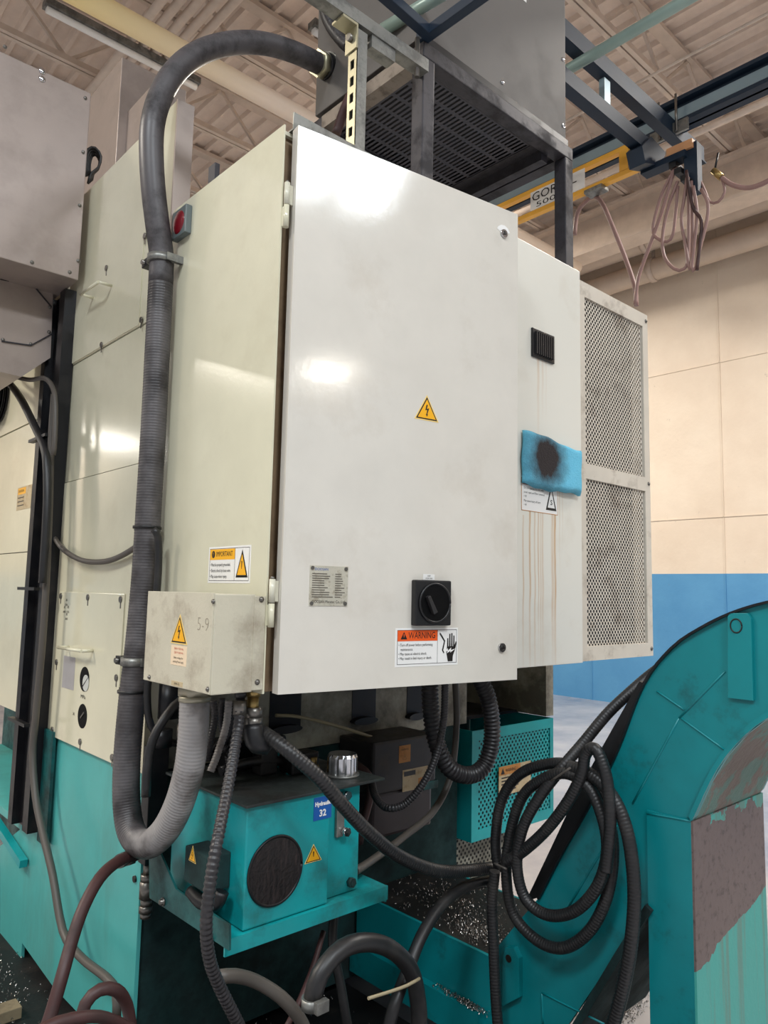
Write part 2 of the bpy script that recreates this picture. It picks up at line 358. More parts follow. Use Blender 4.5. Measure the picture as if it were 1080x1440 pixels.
for i in range(-9, 15):
    y = 1.663+i*1.27
    if proto is None:
        j = Mb(); j.box(-8.9, 8.55, -.05, -.008, 6.3, 6.36).box(-8.9, 8.55, .008, .05, 6.3, 6.36).box(-8.9, 8.55, -.06, .06, 6.85, 6.9)
        jo = j.build('roof_joist', joist_m, ceil); z = Mb(); x = -8.8; up = False
        while x < 8.3:
            z.bar((x, 0, 6.34 if not up else 6.86), (x+.55, 0, 6.86 if not up else 6.34), .03, .03, up=(0, 1, 0)); x += .55; up = not up
        wo = z.build('joist_web', joist_m, jo); proto = jo; o = jo
    else:
        o = proto.copy(); C.objects.link(o); q = wo.copy(); C.objects.link(q); q.parent = o
    o.location.y = y
# girder along the rib direction and pipes by the wall
gd = Mb(); gd.box(7.0, 7.3, -12, 23, 6.22, 6.26).box(7.13, 7.17, -12, 23, 5.75, 6.26).box(7.0, 7.3, -12, 23, 5.71, 5.75)
struct(gd.build('trim_1', joist_m)); 
for nm, px, py, x, r, lab in (('wall_pipe', 1080, 275, 8.1, .17, 'upper thick beige pipe running along top of the beige wall'), ('wall_pipe', 1080, 327, 8.3, .15, 'lower thick beige pipe running along top of the beige wall')):
    z = ax_x(px, py, x).z
    t = thing(nm, lab, 'pipe', (x, 2, z), 'pipes along the wall')
    Mb().cyl((x, -12, z), (x, 23, z), r, 24).build('pipe_run', pipe_m, t)
    for y in (.5, 3.2, 5.9): Mb().cyl((x, y, z), (x, y+.08, z), r+.02, 24).bar((x, y+.04, z), (x, y+.04, 6.9), .04, .04, up=(1, 0, 0)).build('hanger', joist_m, t)

# roof services
t = Mb().cyl((-3, 3.55, 5.55), (7, 3.55, 5.55), .085, 24).build('roof_pipe', ypipe_m); tag(t, 'long yellow and cream pipe running under the roof left of the cabinet', 'pipe')
pp = ax_z(255, 72, 5.55)
t.location.y = pp.y-3.55
for i in range(5):
    p = ax_z(228+i*26, 0, 6.1)
    t = Mb().cyl((p.x, -4, 6.1), (p.x, 14, 6.1), .04, 12).build('roof_conduit', joist_m)
    tag(t, ('leftmost', 'second from left', 'middle', 'second from right', 'rightmost')[i]+' of the five parallel roof conduits at upper left', 'conduit', 'roof conduits')
a = ax_z(62, 8, 6.0); b = ax_z(280, 120, 6.0)
t = thing('strip_light', 'unlit white strip light under the roof beside the yellow pipe', 'light', (a.x, a.y, 6.0))
Mb().box(a.x, b.x, a.y-.05, a.y+.05, 6.0, 6.06).build('housing', galv, t); Mb().cyl((a.x+.1, a.y, 6.05), (a.x+.1, a.y, 6.9), .006, 6).build('drop_rod', joist_m, t);  Mb().cyl((a.x+.02, a.y, 5.98), (b.x-.02, a.y, 5.98), .03, 12).build('tube', white, t)
a = ax_z(438, 38, 6.0)
t = thing('strip_light', 'short end of a white strip light above the large hose', 'light', (a.x, a.y, 6.0))
Mb().box(a.x, a.x+1.4, a.y-.05, a.y+.05, 6.0, 6.06).build('housing', galv, t); Mb().cyl((a.x+.1, a.y, 6.05), (a.x+.1, a.y, 6.9), .006, 6).build('drop_rod', joist_m, t);  Mb().cyl((a.x+.02, a.y, 5.98), (a.x+1.38, a.y, 5.98), .03, 12).build('tube', white, t)
p = ax_z(885, 47, 4.6)
t = Mb().cyl((p.x, -5, 4.6), (p.x, 9, 4.6), .034, 16).build('sprinkler_pipe', pipe_teal); tag(t, 'pale green pipe passing above the navy crane runway', 'pipe')
p = ax_z(980, 72, 5.6)
t = Mb().cyl((p.x, -5, 5.6), (p.x, 9, 5.6), .012, 8).build('tension_rod', joist_m); tag(t, 'thin rod crossing the roof above the navy crane rail', 'rod')
p = ax_z(1062, 150, 5.9)
t = Mb().cyl((p.x, -6, 5.9), (p.x, 12, 5.9), .035, 10).build('roof_conduit', joist_m); tag(t, 'single beige conduit crossing the roof at far right', 'conduit')

# ------------------------------------------------------------------ crane
KS = 1.34
HX = 4.0; RY = .8; YX = 3.6
z1 = ax_x(1080, 83, HX).z; z0 = ax_x(1080, 124, HX).z
t = thing('crane_header_beam', 'navy steel crane beam with a pale blue painted highlight running toward the wall side', 'crane beam', (HX, 0, z0))
Mb().box(HX-.07, HX+.07, -3.5, 8, z1-.03, z1).box(HX-.01, HX+.01, -3.5, 8, z0, z1).box(HX-.07, HX+.07, -3.5, 8, z0, z0+.03).build('beam', navy, t)
zm = (z0+z1)/2
Mb().box(HX-.03, HX-.01, -3.5, 8, zm-.045, zm+.04).build('web_highlight', lt_blue, t)  # pale strip stands in for a highlight on the navy beam
def yb(px, py): return ax_y(px, py, RY)
u0, u1 = yb(802, 32), yb(986, 206); l0, l1 = yb(802, 99), yb(930, 212)
t = thing('crane_runway', 'navy twin beam crane runway meeting the yellow crane bridge', 'crane runway', (3.0, RY, l0.z))
Mb().box(.2, u1.x+.05, RY, RY+.05, u0.z-.13, u0.z).box(.2, u1.x+.05, RY-.015, RY+.065, u0.z-.14, u0.z-.13).build('upper_beam', navy, t)
Mb().box(.2, l1.x+.02, RY, RY+.05, l0.z-.11, l0.z).box(.2, l1.x+.02, RY-.015, RY+.065, l0.z-.12, l0.z-.11).build('lower_beam', navy, t)
for px in (851, 640):
    q = yb(px, 115); Mb().box(q.x, q.x+.07, RY+.005, RY+.045, l0.z, u0.z-.15).build('strut', lt_blue, t)
Mb().prism([ax_y(*p, RY-.04) for p in ((903, 205), (916, 192), (936, 214), (931, 233), (908, 229))], (0, .12, 0)).build('end_bracket', navy, t)
for px, py in ((928, 188), (952, 176)):
    q = ax_x(px, py, HX-.1); Mb().box(HX-.1, HX-.08, q.y-.08, q.y+.08, q.z-.06, q.z+.03).build('clamp_plate', galv, t)
    Mb().cyl((HX-.11, q.y, q.z-.05), (HX-.11, q.y, q.z+.24), .01, 8).build('clamp_bolt', bolt_m, t)
lz = ax_x(806, 277, YX).z; uz = ax_x(806, 244, YX).z; yl = ax_x(905, 233, YX).y; yu = ax_x(885, 208, YX).y
t = thing('crane_bridge', 'yellow enclosed track crane bridge with maker sign above the cabinet', 'crane bridge', (YX, yl, lz))
Mb().box(YX-.026, YX+.026, yl-.02, 5.2, lz-.018, lz+.018).build('lower_track', craney, t, .004)
Mb().box(YX-.026, YX+.026, yu, 5.2, uz-.018, uz+.018).build('upper_rail', craney, t, .004)
for y in (yu, 3.2): Mb().box(YX-.024, YX+.024, y, y+.07, lz+.02, uz+.02).build('end_post', craney, t, .003)
SG = Pl((YX-.03, 0, 0), (0, -1, 0), (-1, 0, 0)); a0 = SG.ab(746, 290)[0]; a1 = SG.ab(822, 258)[0]
sg = Mb().pbox(SG, a0, a1, lz+.018, uz-.018, -.006, 0).build('maker_sign', white, t)
hh = (uz-lz-.036); text('GORBEL', SG, a0+.012, lz+.018+hh*.66, hh*.66, ink, sg, sx=(a1-a0)*.95/(hh*.66*4.2)); text('500', SG, a0+.05, lz+.018+hh*.2, hh*.38, ink, sg, sx=2.2)
Mb().box(YX-.034, YX+.034, yl-.09, yl-.01, lz-.026, lz+.026).build('track_sleeve', lt_blue, t)
Mb().box(YX-.045, YX+.045, yl-.32, yl-.0, lz-.08, lz-.036).build('end_truck', navy, t)
q = ax_x(950, 214, YX); Mb().box(YX-.032, YX+.032, q.y-.13, q.y+.05, q.z-.03, q.z+.03).build('track_tail', mat('orange_track', (228, 168, 120), .4), t)
q = ax_x(971, 232, YX); Mb().box(YX-.01, YX+.06, q.y-.05, q.y+.04, q.z-.2, q.z+.15).build('hose_hanger', navy, t)
# air hoses of the crane
HP = YX+.05
def hx(l, x=HP): return [ax_x(a, b, x+(c[0] if c else 0)) for a, b, *c in l]
loops = [[(949, 236), (930, 275), (918, 320), (924, 335), (938, 340), (946, 330), (950, 300), (953, 262)],
         [(953, 255), (940, 290), (932, 330), (934, 360), (948, 378), (962, 378), (968, 355), (968, 250)],
         [(966, 250), (962, 280), (958, 310), (964, 345), (968, 370), (972, 378), (974, 330), (972, 255)],
         [(975, 262), (980, 300), (976, 345), (973, 376), (978, 378), (984, 350), (994, 310), (995, 285), (986, 266)],
         [(965, 240), (974, 290), (986, 310), (984, 345), (980, 380)]]
t = thing('air_hose_coil', 'dusty pink air hose looped in a bundle from the end of the crane', 'hose', ax_x(952, 240, HP))
for i, l in enumerate(loops): Mb().tube(hx(l, HP-.05-.012*i), .0115, 8, .03).build('loop', pink_hose if i != 4 else red_hose, t)
for z in (238, 246, 256, 263): 
    q = ax_x(953+(z-238)*.9, z, HP); Mb().box(q.x-.08, q.x+.03, q.y-.025, q.y+.025, q.z-.02, q.z+.02).build('clip', black_steel, t, .003)
t = Mb().tube(hx([(893, 428), (898, 390), (912, 350), (930, 300), (945, 250), (951, 236)], HP-.05), .0125, 8, .03).build('air_hose', pink_hose); tag(t, 'air hose rising from behind the vent grille to the hose bundle', 'hose')
t = Mb().tube(hx([(808, 330), (812, 300), (822, 285), (836, 276), (848, 288), (862, 320), (880, 365), (893, 405), (895, 430)], HP), .016, 8, .03).build('air_hose', pink_hose); tag(t, 'dusty air hose arching from the yellow track down behind the cabinet', 'hose')
t = thing('air_hose', 'pink air hose with brass coupling sagging out of frame at right', 'hose', ax_x(1012, 248, HP))
Mb().tube(hx([(1012, 248), (1030, 260), (1055, 264), (1085, 252), (1110, 235)]), .016, 8, .03).build('hose_run', pink_hose, t)
Mb().tube(hx([(1016, 254), (1019, 270), (1010, 284), (998, 284), (992, 270), (985, 255)]), .009, 8, .03).build('drop_loop', pink_hose, t)
a, b = hx([(1003, 240), (1015, 250)]); Mb().cyl(a, b, .022, 10).build('coupling', brass, t)
a, b = hx([(1005, 240), (1010, 215)]); Mb().cyl(a, b, .007, 8).build('hook', black_steel, t)
q = ax_x(836, 279, YX); t = Mb().box(YX-.05, YX+.05, q.y-.09, q.y+.06, lz-.05, lz-.0185).build('trolley', galv, None, .006); tag(t, 'small galvanized trolley carrying the air hose on the yellow track', 'trolley')
# navy beams overhead at the top of the photo
BZ = 3.16
for (p, q, lab) in (((540, -8), (604, 48), 'navy overhead bar crossing above the galvanized strut'), ((596, 52), (690, -16), 'navy overhead bar running over the grey enclosure front')):
    a = ax_z(*p, BZ); b = ax_z(*q, BZ); d = (b-a).normalized()
    t = Mb().bar(a-d*.02, b+d*.5 if q[1] < 0 else b, .035, .035).build('overhead_bar', navy, None, .003); tag(t, lab, 'beam')
a = ax_z(562, 28, BZ+.12); b = ax_z(625, -10, BZ+.12)
t = Mb().cyl(a-(b-a)*.4, b+(b-a)*1, .022, 12).build('overhead_pipe', pipe_teal); tag(t, 'grey green pipe behind the navy bars at the top', 'pipe')

# ------------------------------------------------------------------ electrical cabinet
ZB, ZT, CD = 1.02, 2.525, .64
SIDE = Pl((0, 0, 0), (0, -1, 0), (-1, 0, 0))
th = math.atan2(.152-.03, .82-.025); DW = .805
DOOR = Pl((.025, -.03, ZB), (math.cos(th), -math.sin(th), 0), (-math.sin(th), -math.cos(th), 0)); DH = ZT-ZB-.005
RPN = Pl((0, RP_Y, 0), (1, 0, 0), (0, -1, 0)); GRL = Pl((0, 0, 0), (1, 0, 0), (0, -1, 0))
cab = thing('electrical_cabinet', 'tall cream electrical cabinet with door ajar above the hydraulic unit', 'cabinet', (.7, .3, ZB))
b = Mb(); b.box(0, .005, 0, CD, ZB, ZT)
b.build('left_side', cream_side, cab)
b = Mb(); b.box(.005, 1.36, .05, CD, ZB+.004, ZT-.012).box(.005, 1.36, .02, CD, ZT-.012, ZT-.001)
b.build('body', cream, cab)
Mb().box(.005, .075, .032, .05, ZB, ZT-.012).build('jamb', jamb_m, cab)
d = Mb(); d.pbox(DOOR, 0, DW, 0, DH, -.004, 0)
d.pbox(DOOR, 0, .004, 0, DH, -.032, -.004).pbox(DOOR, DW-.004, DW, 0, DH, -.032, -.004).pbox(DOOR, .004, DW-.004, DH-.004, DH, -.032, -.004).pbox(DOOR, .004, DW-.004, 0, .004, -.032, -.004)
door = d.build('door', door_m, cab)
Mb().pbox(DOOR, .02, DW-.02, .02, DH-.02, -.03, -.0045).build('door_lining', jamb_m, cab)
for py0, py1 in ((255, 316), (815, 882)):
    z1 = ax_y(405, py0, -.02).z; z0 = ax_y(400, py1, -.02).z; zc = (z0+z1)/2; x = .009; y = -.012
    h = Mb().cyl((x, y, zc+.001), (x, y, z1), .008, 14).box(x, .026, y-.003, y+.003, zc+.004, z1-.004).build('hinge', cream, cab)
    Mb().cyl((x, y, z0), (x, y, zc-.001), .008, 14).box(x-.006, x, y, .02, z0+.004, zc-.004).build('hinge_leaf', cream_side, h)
    Mb().cyl((x, y, z1), (x, y, z1+.006), .005, 10).build('hinge_pin', bolt_m, h)
for px, py in ((708, 329), (705, 910.5)):
    a, bb = DOOR.ab(px, py); l = Mb().pdisk(DOOR, a, bb, .0135, 0, .006, 20).build('door_lock', chrome, cab)
    Mb().pdisk(DOOR, a, bb, .0075, .006, .009, 3).build('key_slot', ink, l)
    if py < 400: Mb().ppoly(DOOR, [(a+r*math.cos(R(s)), bb+r*math.sin(R(s))) for r, ss in ((.03, (20, 50, 80, 110, 140, 160)), (.015, (160, 110, 80, 50, 20))) for s in ss], .0003, .0008).build('bare_mark', white, l)
def tri(P, cx, b0, wd, ht, parent, name='shock_sign', bolt=True, tilt=0, c=.0006):
    def T(s, c0, c1, nm, m, par):
        cy = b0+ht/3; pts = [(cx-wd/2, b0), (cx+wd/2, b0+tilt), (cx, b0+ht)]; pts = [(cx+(x-cx)*s, cy+(y-cy)*s) for x, y in pts]
        return Mb().ppoly(P, pts, c0, c1).build(nm, m, par)
    s = T(1.14, 0, c, name, pale_y, parent); T(1.0, c, c*1.6, 'border', ink, s); T(.84, c*1.6, c*2.2, 'field', yellow, s)
    k = [(.04, .74), (-.03, .74), (-.1, .42), (.02, .46), (-.03, .22), (-.07, .22), (.0, .08), (.06, .22), (.02, .22), (.12, .56), (-.01, .51)] if bolt else [(-.05, .7), (.05, .7), (.02, .3), (-.02, .3)]
    Mb().ppoly(P, [(cx+x*wd*.8, b0+y*ht*.8+ht*.06) for x, y in k], c*2.2, c*2.8).build('symbol', ink, s); return s
a0, a1, b0, b1 = DOOR.rect(585, 556, 615, 590); tri(DOOR, (a0+a1)/2, b0, a1-a0, (b1-b0)*.93, cab)
# nameplate
a0, a1, b0, b1 = DOOR.rect(435, 796, 488.5, 852)
npl = Mb().pbox(DOOR, a0, a1, b0, b1, 0, .0016).build('nameplate', plate_m, cab); npw = a1-a0; nph = b1-b0
ll = Mb()
for i in range(11):
    y = b1-nph*(.2+.058*i); ll.pbox(DOOR, a0+npw*.06, a0+npw*.06+npw*random.uniform(.3, .55), y-.0012, y+.0012, .0016, .0022).pbox(DOOR, a0+npw*.66, a0+npw*random.uniform(.8, .93), y-.0012, y+.0012, .0016, .0022)
ll.build('printed_lines', mat('faded_print', (104, 98, 88), .5, .2, 0), npl); text('DOOSAN Mecatec Co., Ltd', DOOR, (a0+a1)/2, b0+nph*.1, nph*.105, ink, npl, al='CENTER', sx=.78, c=.002)
text('DOOSAN', DOOR, a0+npw*.12, b1-nph*.09, nph*.09, blue_lab, npl, c=.002)
for i in (0, 1):
    for j in (0, 1): Mb().pdisk(DOOR, a0+npw*(.06+.88*i), b0+nph*(.06+.88*j), .005, .0016, .004, 10).build('rivet', bolt_m, npl)
# rotary switch
a0, a1, b0, b1 = DOOR.rect(578, 816, 628, 879.5); sw = Mb().pbox(DOOR, a0, a1, b0, b1, 0, .022).build('rotary_switch', black_pl, cab, .004)
sc, sd = (a0+a1)/2+.003, (b0+b1)/2; sr = (b1-b0)*.42
Mb().cyl(DOOR.w(sc, sd, .022), DOOR.w(sc, sd, .026), sr, 32).build('dial', black_gloss, sw)
rg = Mb(); rg.tube([DOOR.w(sc+sr*math.cos(R(s)), sd+sr*math.sin(R(s)), .025) for s in range(0, 361, 20)], .0035, 8, .02); rg.build('rim', black_pl, sw)
ca, sa = math.cos(R(118)), math.sin(R(118)); hl = sr*.5; hb = sr*.13
Mb().ppoly(DOOR, [(sc-.02+x*ca-y*sa, sd-.005+x*sa+y*ca) for x, y in ((-hl, -hb), (hl, -hb*.7), (hl, hb*.7), (-hl, hb))], .026, .04).build('handle', lamp_black, sw, .002)
q0, q1, r0, r1 = DOOR.rect(595, 807.5, 611, 815.5); tg = Mb().pbox(DOOR, q0, q1, r0, r1, 0, .0006).build('switch_tag', white, cab)
text('OFF', DOOR, (q0+q1)/2, r0+(r1-r0)*.68, (r1-r0)*.4, ink, tg, al='CENTER'); text('DOOR OPEN', DOOR, (q0+q1)/2, r0+(r1-r0)*.25, (r1-r0)*.32, ink, tg, al='CENTER', sx=.8)
# WARNING label
a0, a1, b0, b1 = DOOR.rect(555.5, 883, 643.5, 936.5); W = a1-a0; H = b1-b0
wl = Mb().pbox(DOOR, a0, a1, b0, b1, 0, .0006).build('warning_label', white, cab)
def fr(P, x0, x1, y0, y1, t, par, c=.0009, m=None): return Mb().pbox(P, x0, x1, y0, y0+t, 0, c).pbox(P, x0, x1, y1-t, y1, 0, c).pbox(P, x0, x0+t, y0, y1, 0, c).pbox(P, x1-t, x1, y0, y1, 0, c).build('border', m or ink, par)
fr(DOOR, a0+.03*W, a1-.02*W, b0+.06*H, b1-.05*H, .0012, wl); Mb().pbox(DOOR, a0+.66*W, a0+.664*W, b0+.06*H, b1-.05*H, 0, .0009).build('divider', ink, wl)
Mb().pbox(DOOR, a0+.034*W, a0+.66*W, b1-.34*H, b1-.06*H, 0, .001).build('header', orange, wl)
text('WARNING', DOOR, a0+.2*W, b1-.2*H, .24*H, ink, wl, sx=.76, c=.0014)
Mb().ppoly(DOOR, [(a0+.08*W, b1-.29*H), (a0+.18*W, b1-.29*H), (a0+.13*W, b1-.1*H)], .001, .0014).build('alert_triangle', ink, wl); Mb().ppoly(DOOR, [(a0+.127*W, b1-.24*H), (a0+.133*W, b1-.24*H), (a0+.137*W, b1-.16*H), (a0+.123*W, b1-.16*H)], .0014, .0018).build('alert_mark', orange, wl)
for i, s in enumerate(('\u2022 Turn off power before performing', '   maintenance.', '\u2022 May cause an electric shock.', '\u2022 May result in fatal injury or death.')): text(s, DOOR, a0+.05*W, b1-(.44+.115*i)*H, .1*H, ink, wl, sx=.76)
hx0 = a0+.7*W; hw = .26*W
hd = Mb(); hp = lambda l: hd.ppoly(DOOR, [(hx0+x*hw, b0+(.08+y*.84)*H) for x, y in l], .0006, .001)
hp([(.52, .02), (.82, .02), (.84, .2), (.98, .4), (.98, .5), (.46, .5), (.42, .3)])
for x, y0, y1 in ((.46, .48, .76), (.59, .48, .9), (.72, .48, .92), (.85, .48, .84)): hp([(x, y0), (x+.09, y0), (x+.08, y1), (x+.01, y1)])
hp([(.46, .5), (.98, .5), (.98, .47), (.46, .47)]); hp([(.98, .42), (1.08, .62), (1.02, .66), (.92, .5)])
hp([(.0, .95), (.06, .92), (.34, .68), (.22, .38), (.3, .3), (.24, .28), (.14, .38), (.26, .66), (-.02, .9)])
hd.build('pictogram', ink, wl)
Mb().ppoly(DOOR, [(hx0+x*hw, b0+(.08+y*.84)*H) for x, y in ((.26, .3), (.5, .44), (.52, .36), (.72, .46), (.7, .38), (1.0, .42), (.66, .3), (.68, .36), (.46, .28), (.5, .36))], .001, .0014).build('spark', white, wl)
# IMPORTANT label on the left side
a0, a1, b0, b1 = SIDE.rect(293.5, 768, 352.5, 820); W = a1-a0; H = b1-b0
il = Mb().pbox(SIDE, a0, a1, b0, b1, 0, .0006).build('important_label', white, cab); fr(SIDE, a0+.03*W, a1-.03*W, b0+.06*H, b1-.05*H, .0012, il)
Mb().pbox(SIDE, a0+.035*W, a0+.64*W, b1-.36*H, b1-.07*H, 0, .001).build('header', yellow, il); Mb().pdisk(SIDE, a0+.12*W, b1-.21*H, .03*W*1.3, .001, .0014, 16, .1*H).build('alert_mark', ink, il)
text('!', SIDE, a0+.12*W, b1-.21*H, .16*H, yellow, il, al='CENTER', c=.0018); text('IMPORTANT', SIDE, a0+.19*W, b1-.21*H, .2*H, ink, il, sx=.78, c=.0014)
Mb().pbox(SIDE, a0+.64*W, a0+.645*W, b0+.06*H, b1-.05*H, 0, .0009).build('divider', ink, il)
for i, s in enumerate(('\u2022 Must be properly grounded.', '\u2022 Electric shock by loose wire.', '\u2022 May cause minor injury.')): text(s, SIDE, a0+.05*W, b1-(.5+.16*i)*H, .125*H, ink, il, sx=.72)
s = tri(SIDE, a0+.81*W, b0+.18*H, .24*W, .66*H, il, 'ground_sign', False)
# red indicator
q = Pl((0, .569, 2.446), (0, -1, 0), (-1, 0, 0)); a0, b0 = SIDE.ab(260, 316)
PI = Pl(SIDE.w(a0, b0), (0, -1, 0), (-1, 0, 0))
li = Mb().pbox(PI, -.047, .047, -.047, .047, 0, .022).build('indicator_lamp', lamp_grey, cab, .003); Mb().dome(PI.w(0, 0, .022), PI.n, .038, .007, 24, 5).build('lens', red_lens, li)
# right panel
x0, x1 = .85, 1.373; z0, z1 = 1.035, 2.54
Mb().box(x0, x1, RP_Y, CD, z0, z1).build('right_panel', streak_m, cab, .002)
a0, a1, b0, b1 = RPN.rect(746.5, 467, 777.5, 507); vt = Mb()
vt.pbox(RPN, a0, a1, b0, b1, 0, .008); vo = vt.build('vent', black_pl, cab, .003)
for i in range(9):
    a = a0+.018+(a1-a0-.036)*i/8; Mb().pbox(RPN, a-.0025, a+.0025, b0+.012, b1-.012, .0075, .016).build('slat', lamp_black, vo)
a0, a1, b0, b1 = RPN.rect(733, 676, 784, 721); lb = Mb().pbox(RPN, a0, a1, b0, b1+.01, 0, .0008).build('hot_surface_label', white, cab); W = a1-a0; H = b1-b0
fr(RPN, a0, a1, b0, b1, .002, lb, m=old_or); Mb().pbox(RPN, a0+.02*W, a0+.62*W, b1-.2*H, b1, 0, .0012).build('header', mat('rust_header', (120, 56, 30), .6), lb)
for i, s in enumerate(('Do not operate the unit with', 'cover open and filter removed', '\u2022 W', 'May cause injury of burn', '\u2022 W')): text(s, RPN, a0+.06*W, b1-(.3+.13*i)*H, .1*H, ink, lb, sx=.85)
Mb().ppoly(RPN, [(a0+.66*W, b0+.12*H), (a0+.96*W, b0+.12*H), (a0+.81*W, b0+.95*H)], .0008, .0012).build('alert_triangle', ink, lb); Mb().ppoly(RPN, [(a0+.71*W, b0+.2*H), (a0+.91*W, b0+.2*H), (a0+.81*W, b0+.8*H)], .0012, .0016).build('triangle_field', white, lb)
text('s', RPN, a0+.81*W, b0+.4*H, .35*H, ink, lb, al='CENTER', c=.002)
# vent cover with perforated sheets
gx0, gx1, gz0, gz1 = 1.38, 1.955, 1.035, 2.53; ix0, ix1 = 1.452, 1.912; zs = (1.09, 1.735, 1.795, 2.47)
f = Mb(); f.box(gx0, ix0, 0, .012, gz0, gz1).box(ix1, gx1, 0, .012, gz0, gz1)
for a, b in ((gz0, zs[0]), (zs[1], zs[2]), (zs[3], gz1)): f.box(ix0, ix1, 0, .012, a, b)
f.box(gx0, gx0+.006, .012, .5, gz0, gz1).box(gx1-.006, gx1, .012, .5, gz0, gz1).box(gx0, gx1, .012, .5, gz1-.006, gz1).box(gx0, gx1, .012, .5, gz0, gz0+.006)
vc = f.build('vent_cover', grille_m, cab)
for a, b in ((zs[0], zs[1]), (zs[2], zs[3])):
    m, e, g = perf(GRL, ix0-.004, ix1+.012, a-.004, b+.012, .0208, .0118, .0064, -.008); m.build('perforated_sheet', grille_m, vc)
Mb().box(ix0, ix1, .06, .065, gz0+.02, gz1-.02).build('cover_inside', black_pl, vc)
for x in (gx0+.014, gx1-.014):
    for z in (gz0+.03, 1.77, gz1-.03): screw(GRL, x, z, .009, vc)
# blue filter pad
FP = Pl((0, RP_Y-.004, 0), (1, 0, 0), (0, -1, 0)); cs = [FP.ab(733, 605), FP.ab(814, 634), FP.ab(811, 698), FP.ab(732, 681)]
n = 22; vs = []; fs = []
for side in (0, 1):
    for j in range(n+1):
        for i in range(n+1):
            u = i/n; v = j/n
            tp = Vector(cs[0]).lerp(Vector(cs[1]), u); bt = Vector(cs[3]).lerp(Vector(cs[2]), u)
            tp.y += .005*math.sin(u*6)+.002*math.sin(u*19); bt.y += .005*math.sin(u*7+2)+.0025*math.sin(u*23)
            p = tp.lerp(bt, v); p.x += .003*math.sin(v*9)*(abs(u-.5)*2)
            ed = min(u, 1-u, v, 1-v); c = .016*min(1, (ed*14)**.5)+.008+.006*u*u+.003*math.sin(u*5+v*4)
            vs.append(FP.w(p.x, p.y, c if side else .004))
m = n+1; q = m*m
for j in range(n):
    for i in range(n):
        a = j*m+i; fs += [(a, a+1, a+m+1, a+m), (q+a, q+a+m, q+a+m+1, q+a+1)]
for i in range(n):
    for a, b in ((i, i+1), (n*m+i+1, n*m+i), ((i+1)*m, i*m), (i*m+n, (i+1)*m+n)): fs.append((a, b, b+q, a+q))
o = Mb().add(vs, fs, True).build('filter_pad', pad_m); tag(o, 'blue fibre filter pad with black soot blot stuck on the cabinet', 'filter pad')
# steel angle on cabinet top
o = Mb().box(.03, .62, .0, .004, ZT, ZT+.05).box(.03, .62, .004, .05, ZT, ZT+.004).build('top_angle', galv, cab)
Mb().box(.004, .02, .38, .42, ZT, ZT+.06).build('lifting_tab', dark_steel, cab)

# ------------------------------------------------------------------ junction box
JX, JD = -.143, .36
q0 = ax_y(302, 835, .0).z; q1 = ax_y(298, 978, .0).z
jb = thing('junction_box', 'small cream junction box with yellow shock sign left of the cabinet door', 'junction box', (JX/2, .18, q1))
JL = Pl((JX, 0, 0), (0, -1, 0), (-1, 0, 0)); JF = Pl((0, 0, 0), (1, 0, 0), (0, -1, 0))
Mb().box(JX, -.03, .0, JD, q1, q0).build('body', jbox_m, jb, .003)
Mb().box(-.034, -.0015, -.002, .006, q1+.004, q0-.004).build('flange', jbox_m, jb, .001)
Mb().box(JX-.003, JX+.002, .004, JD-.002, q1+.002, q0+.002).build('lid', jbox_m, jb, .001)
for px, py in ((302, 846), (294, 969), (212, 952)): screw(Pl((JX-.003, 0, 0), (0, -1, 0), (-1, 0, 0)), *JL.ab(px, py), .006, jb)
for px, py in ((367, 843), (361, 959)): screw(Pl((0, -.002, 0), (1, 0, 0), (0, -1, 0)), *JF.ab(px, py), .007, jb)
JL = Pl((JX-.003, 0, 0), (0, -1, 0), (-1, 0, 0))
a0, a1, b0, b1 = JL.rect(242.5, 866, 263, 904); tri(JL, (a0+a1)/2, b0, a1-a0, (b1-b0)*.97, jb)
a0, a1, b0, b1 = JL.rect(240.5, 908, 262.5, 936); W = a1-a0; H = b1-b0; vl = Mb().pbox(JL, a0, a1, b0, b1, 0, .0006).build('voltage_label', mat('peach_label', (236, 212, 180), .5, 0, 0), jb)
for i, (s, m) in enumerate((('200 V 50 Hz', redink), ('220 V 60 Hz', redink), ('Safety voltage for', ink), ('operating Power Supply', ink))): text(s, JL, (a0+a1)/2, b1-(.16+.2*i+(.06 if i > 1 else 0))*H, .15*H, m, vl, al='CENTER', sx=1.3 if i < 2 else (1.0 if i == 2 else .8))
a0, a1, b0, b1 = JL.rect(241, 958, 257, 965); W = a1-a0; il = Mb().pbox(JL, a0, a1, b0, b1, 0, .0006).build('id_tag', old_lab, jb); text('(AA-1)', JL, (a0+a1)/2, (b0+b1)/2, (b1-b0)*.7, ink, il, al='CENTER', sx=1.2)
a, b = JL.ab(277, 878); text('5-9', JL, a, b, .048, pencil, jb, 'pencil_note', sx=.95, c=.0006, bold=-.0012)
for px, py, r, dz in ((338, 985, .012, .045), (356, 985, .015, .06)):
    p = ax_y(px, py, .06); Mb().cyl((p.x, .06, q1), (p.x, .06, q1-.02), r*1.25, 16).cyl((p.x, .06, q1-.02), (p.x, .06, q1-dz), r, 16).build('cable_gland', black_pl if dz < .05 else brass, jb)

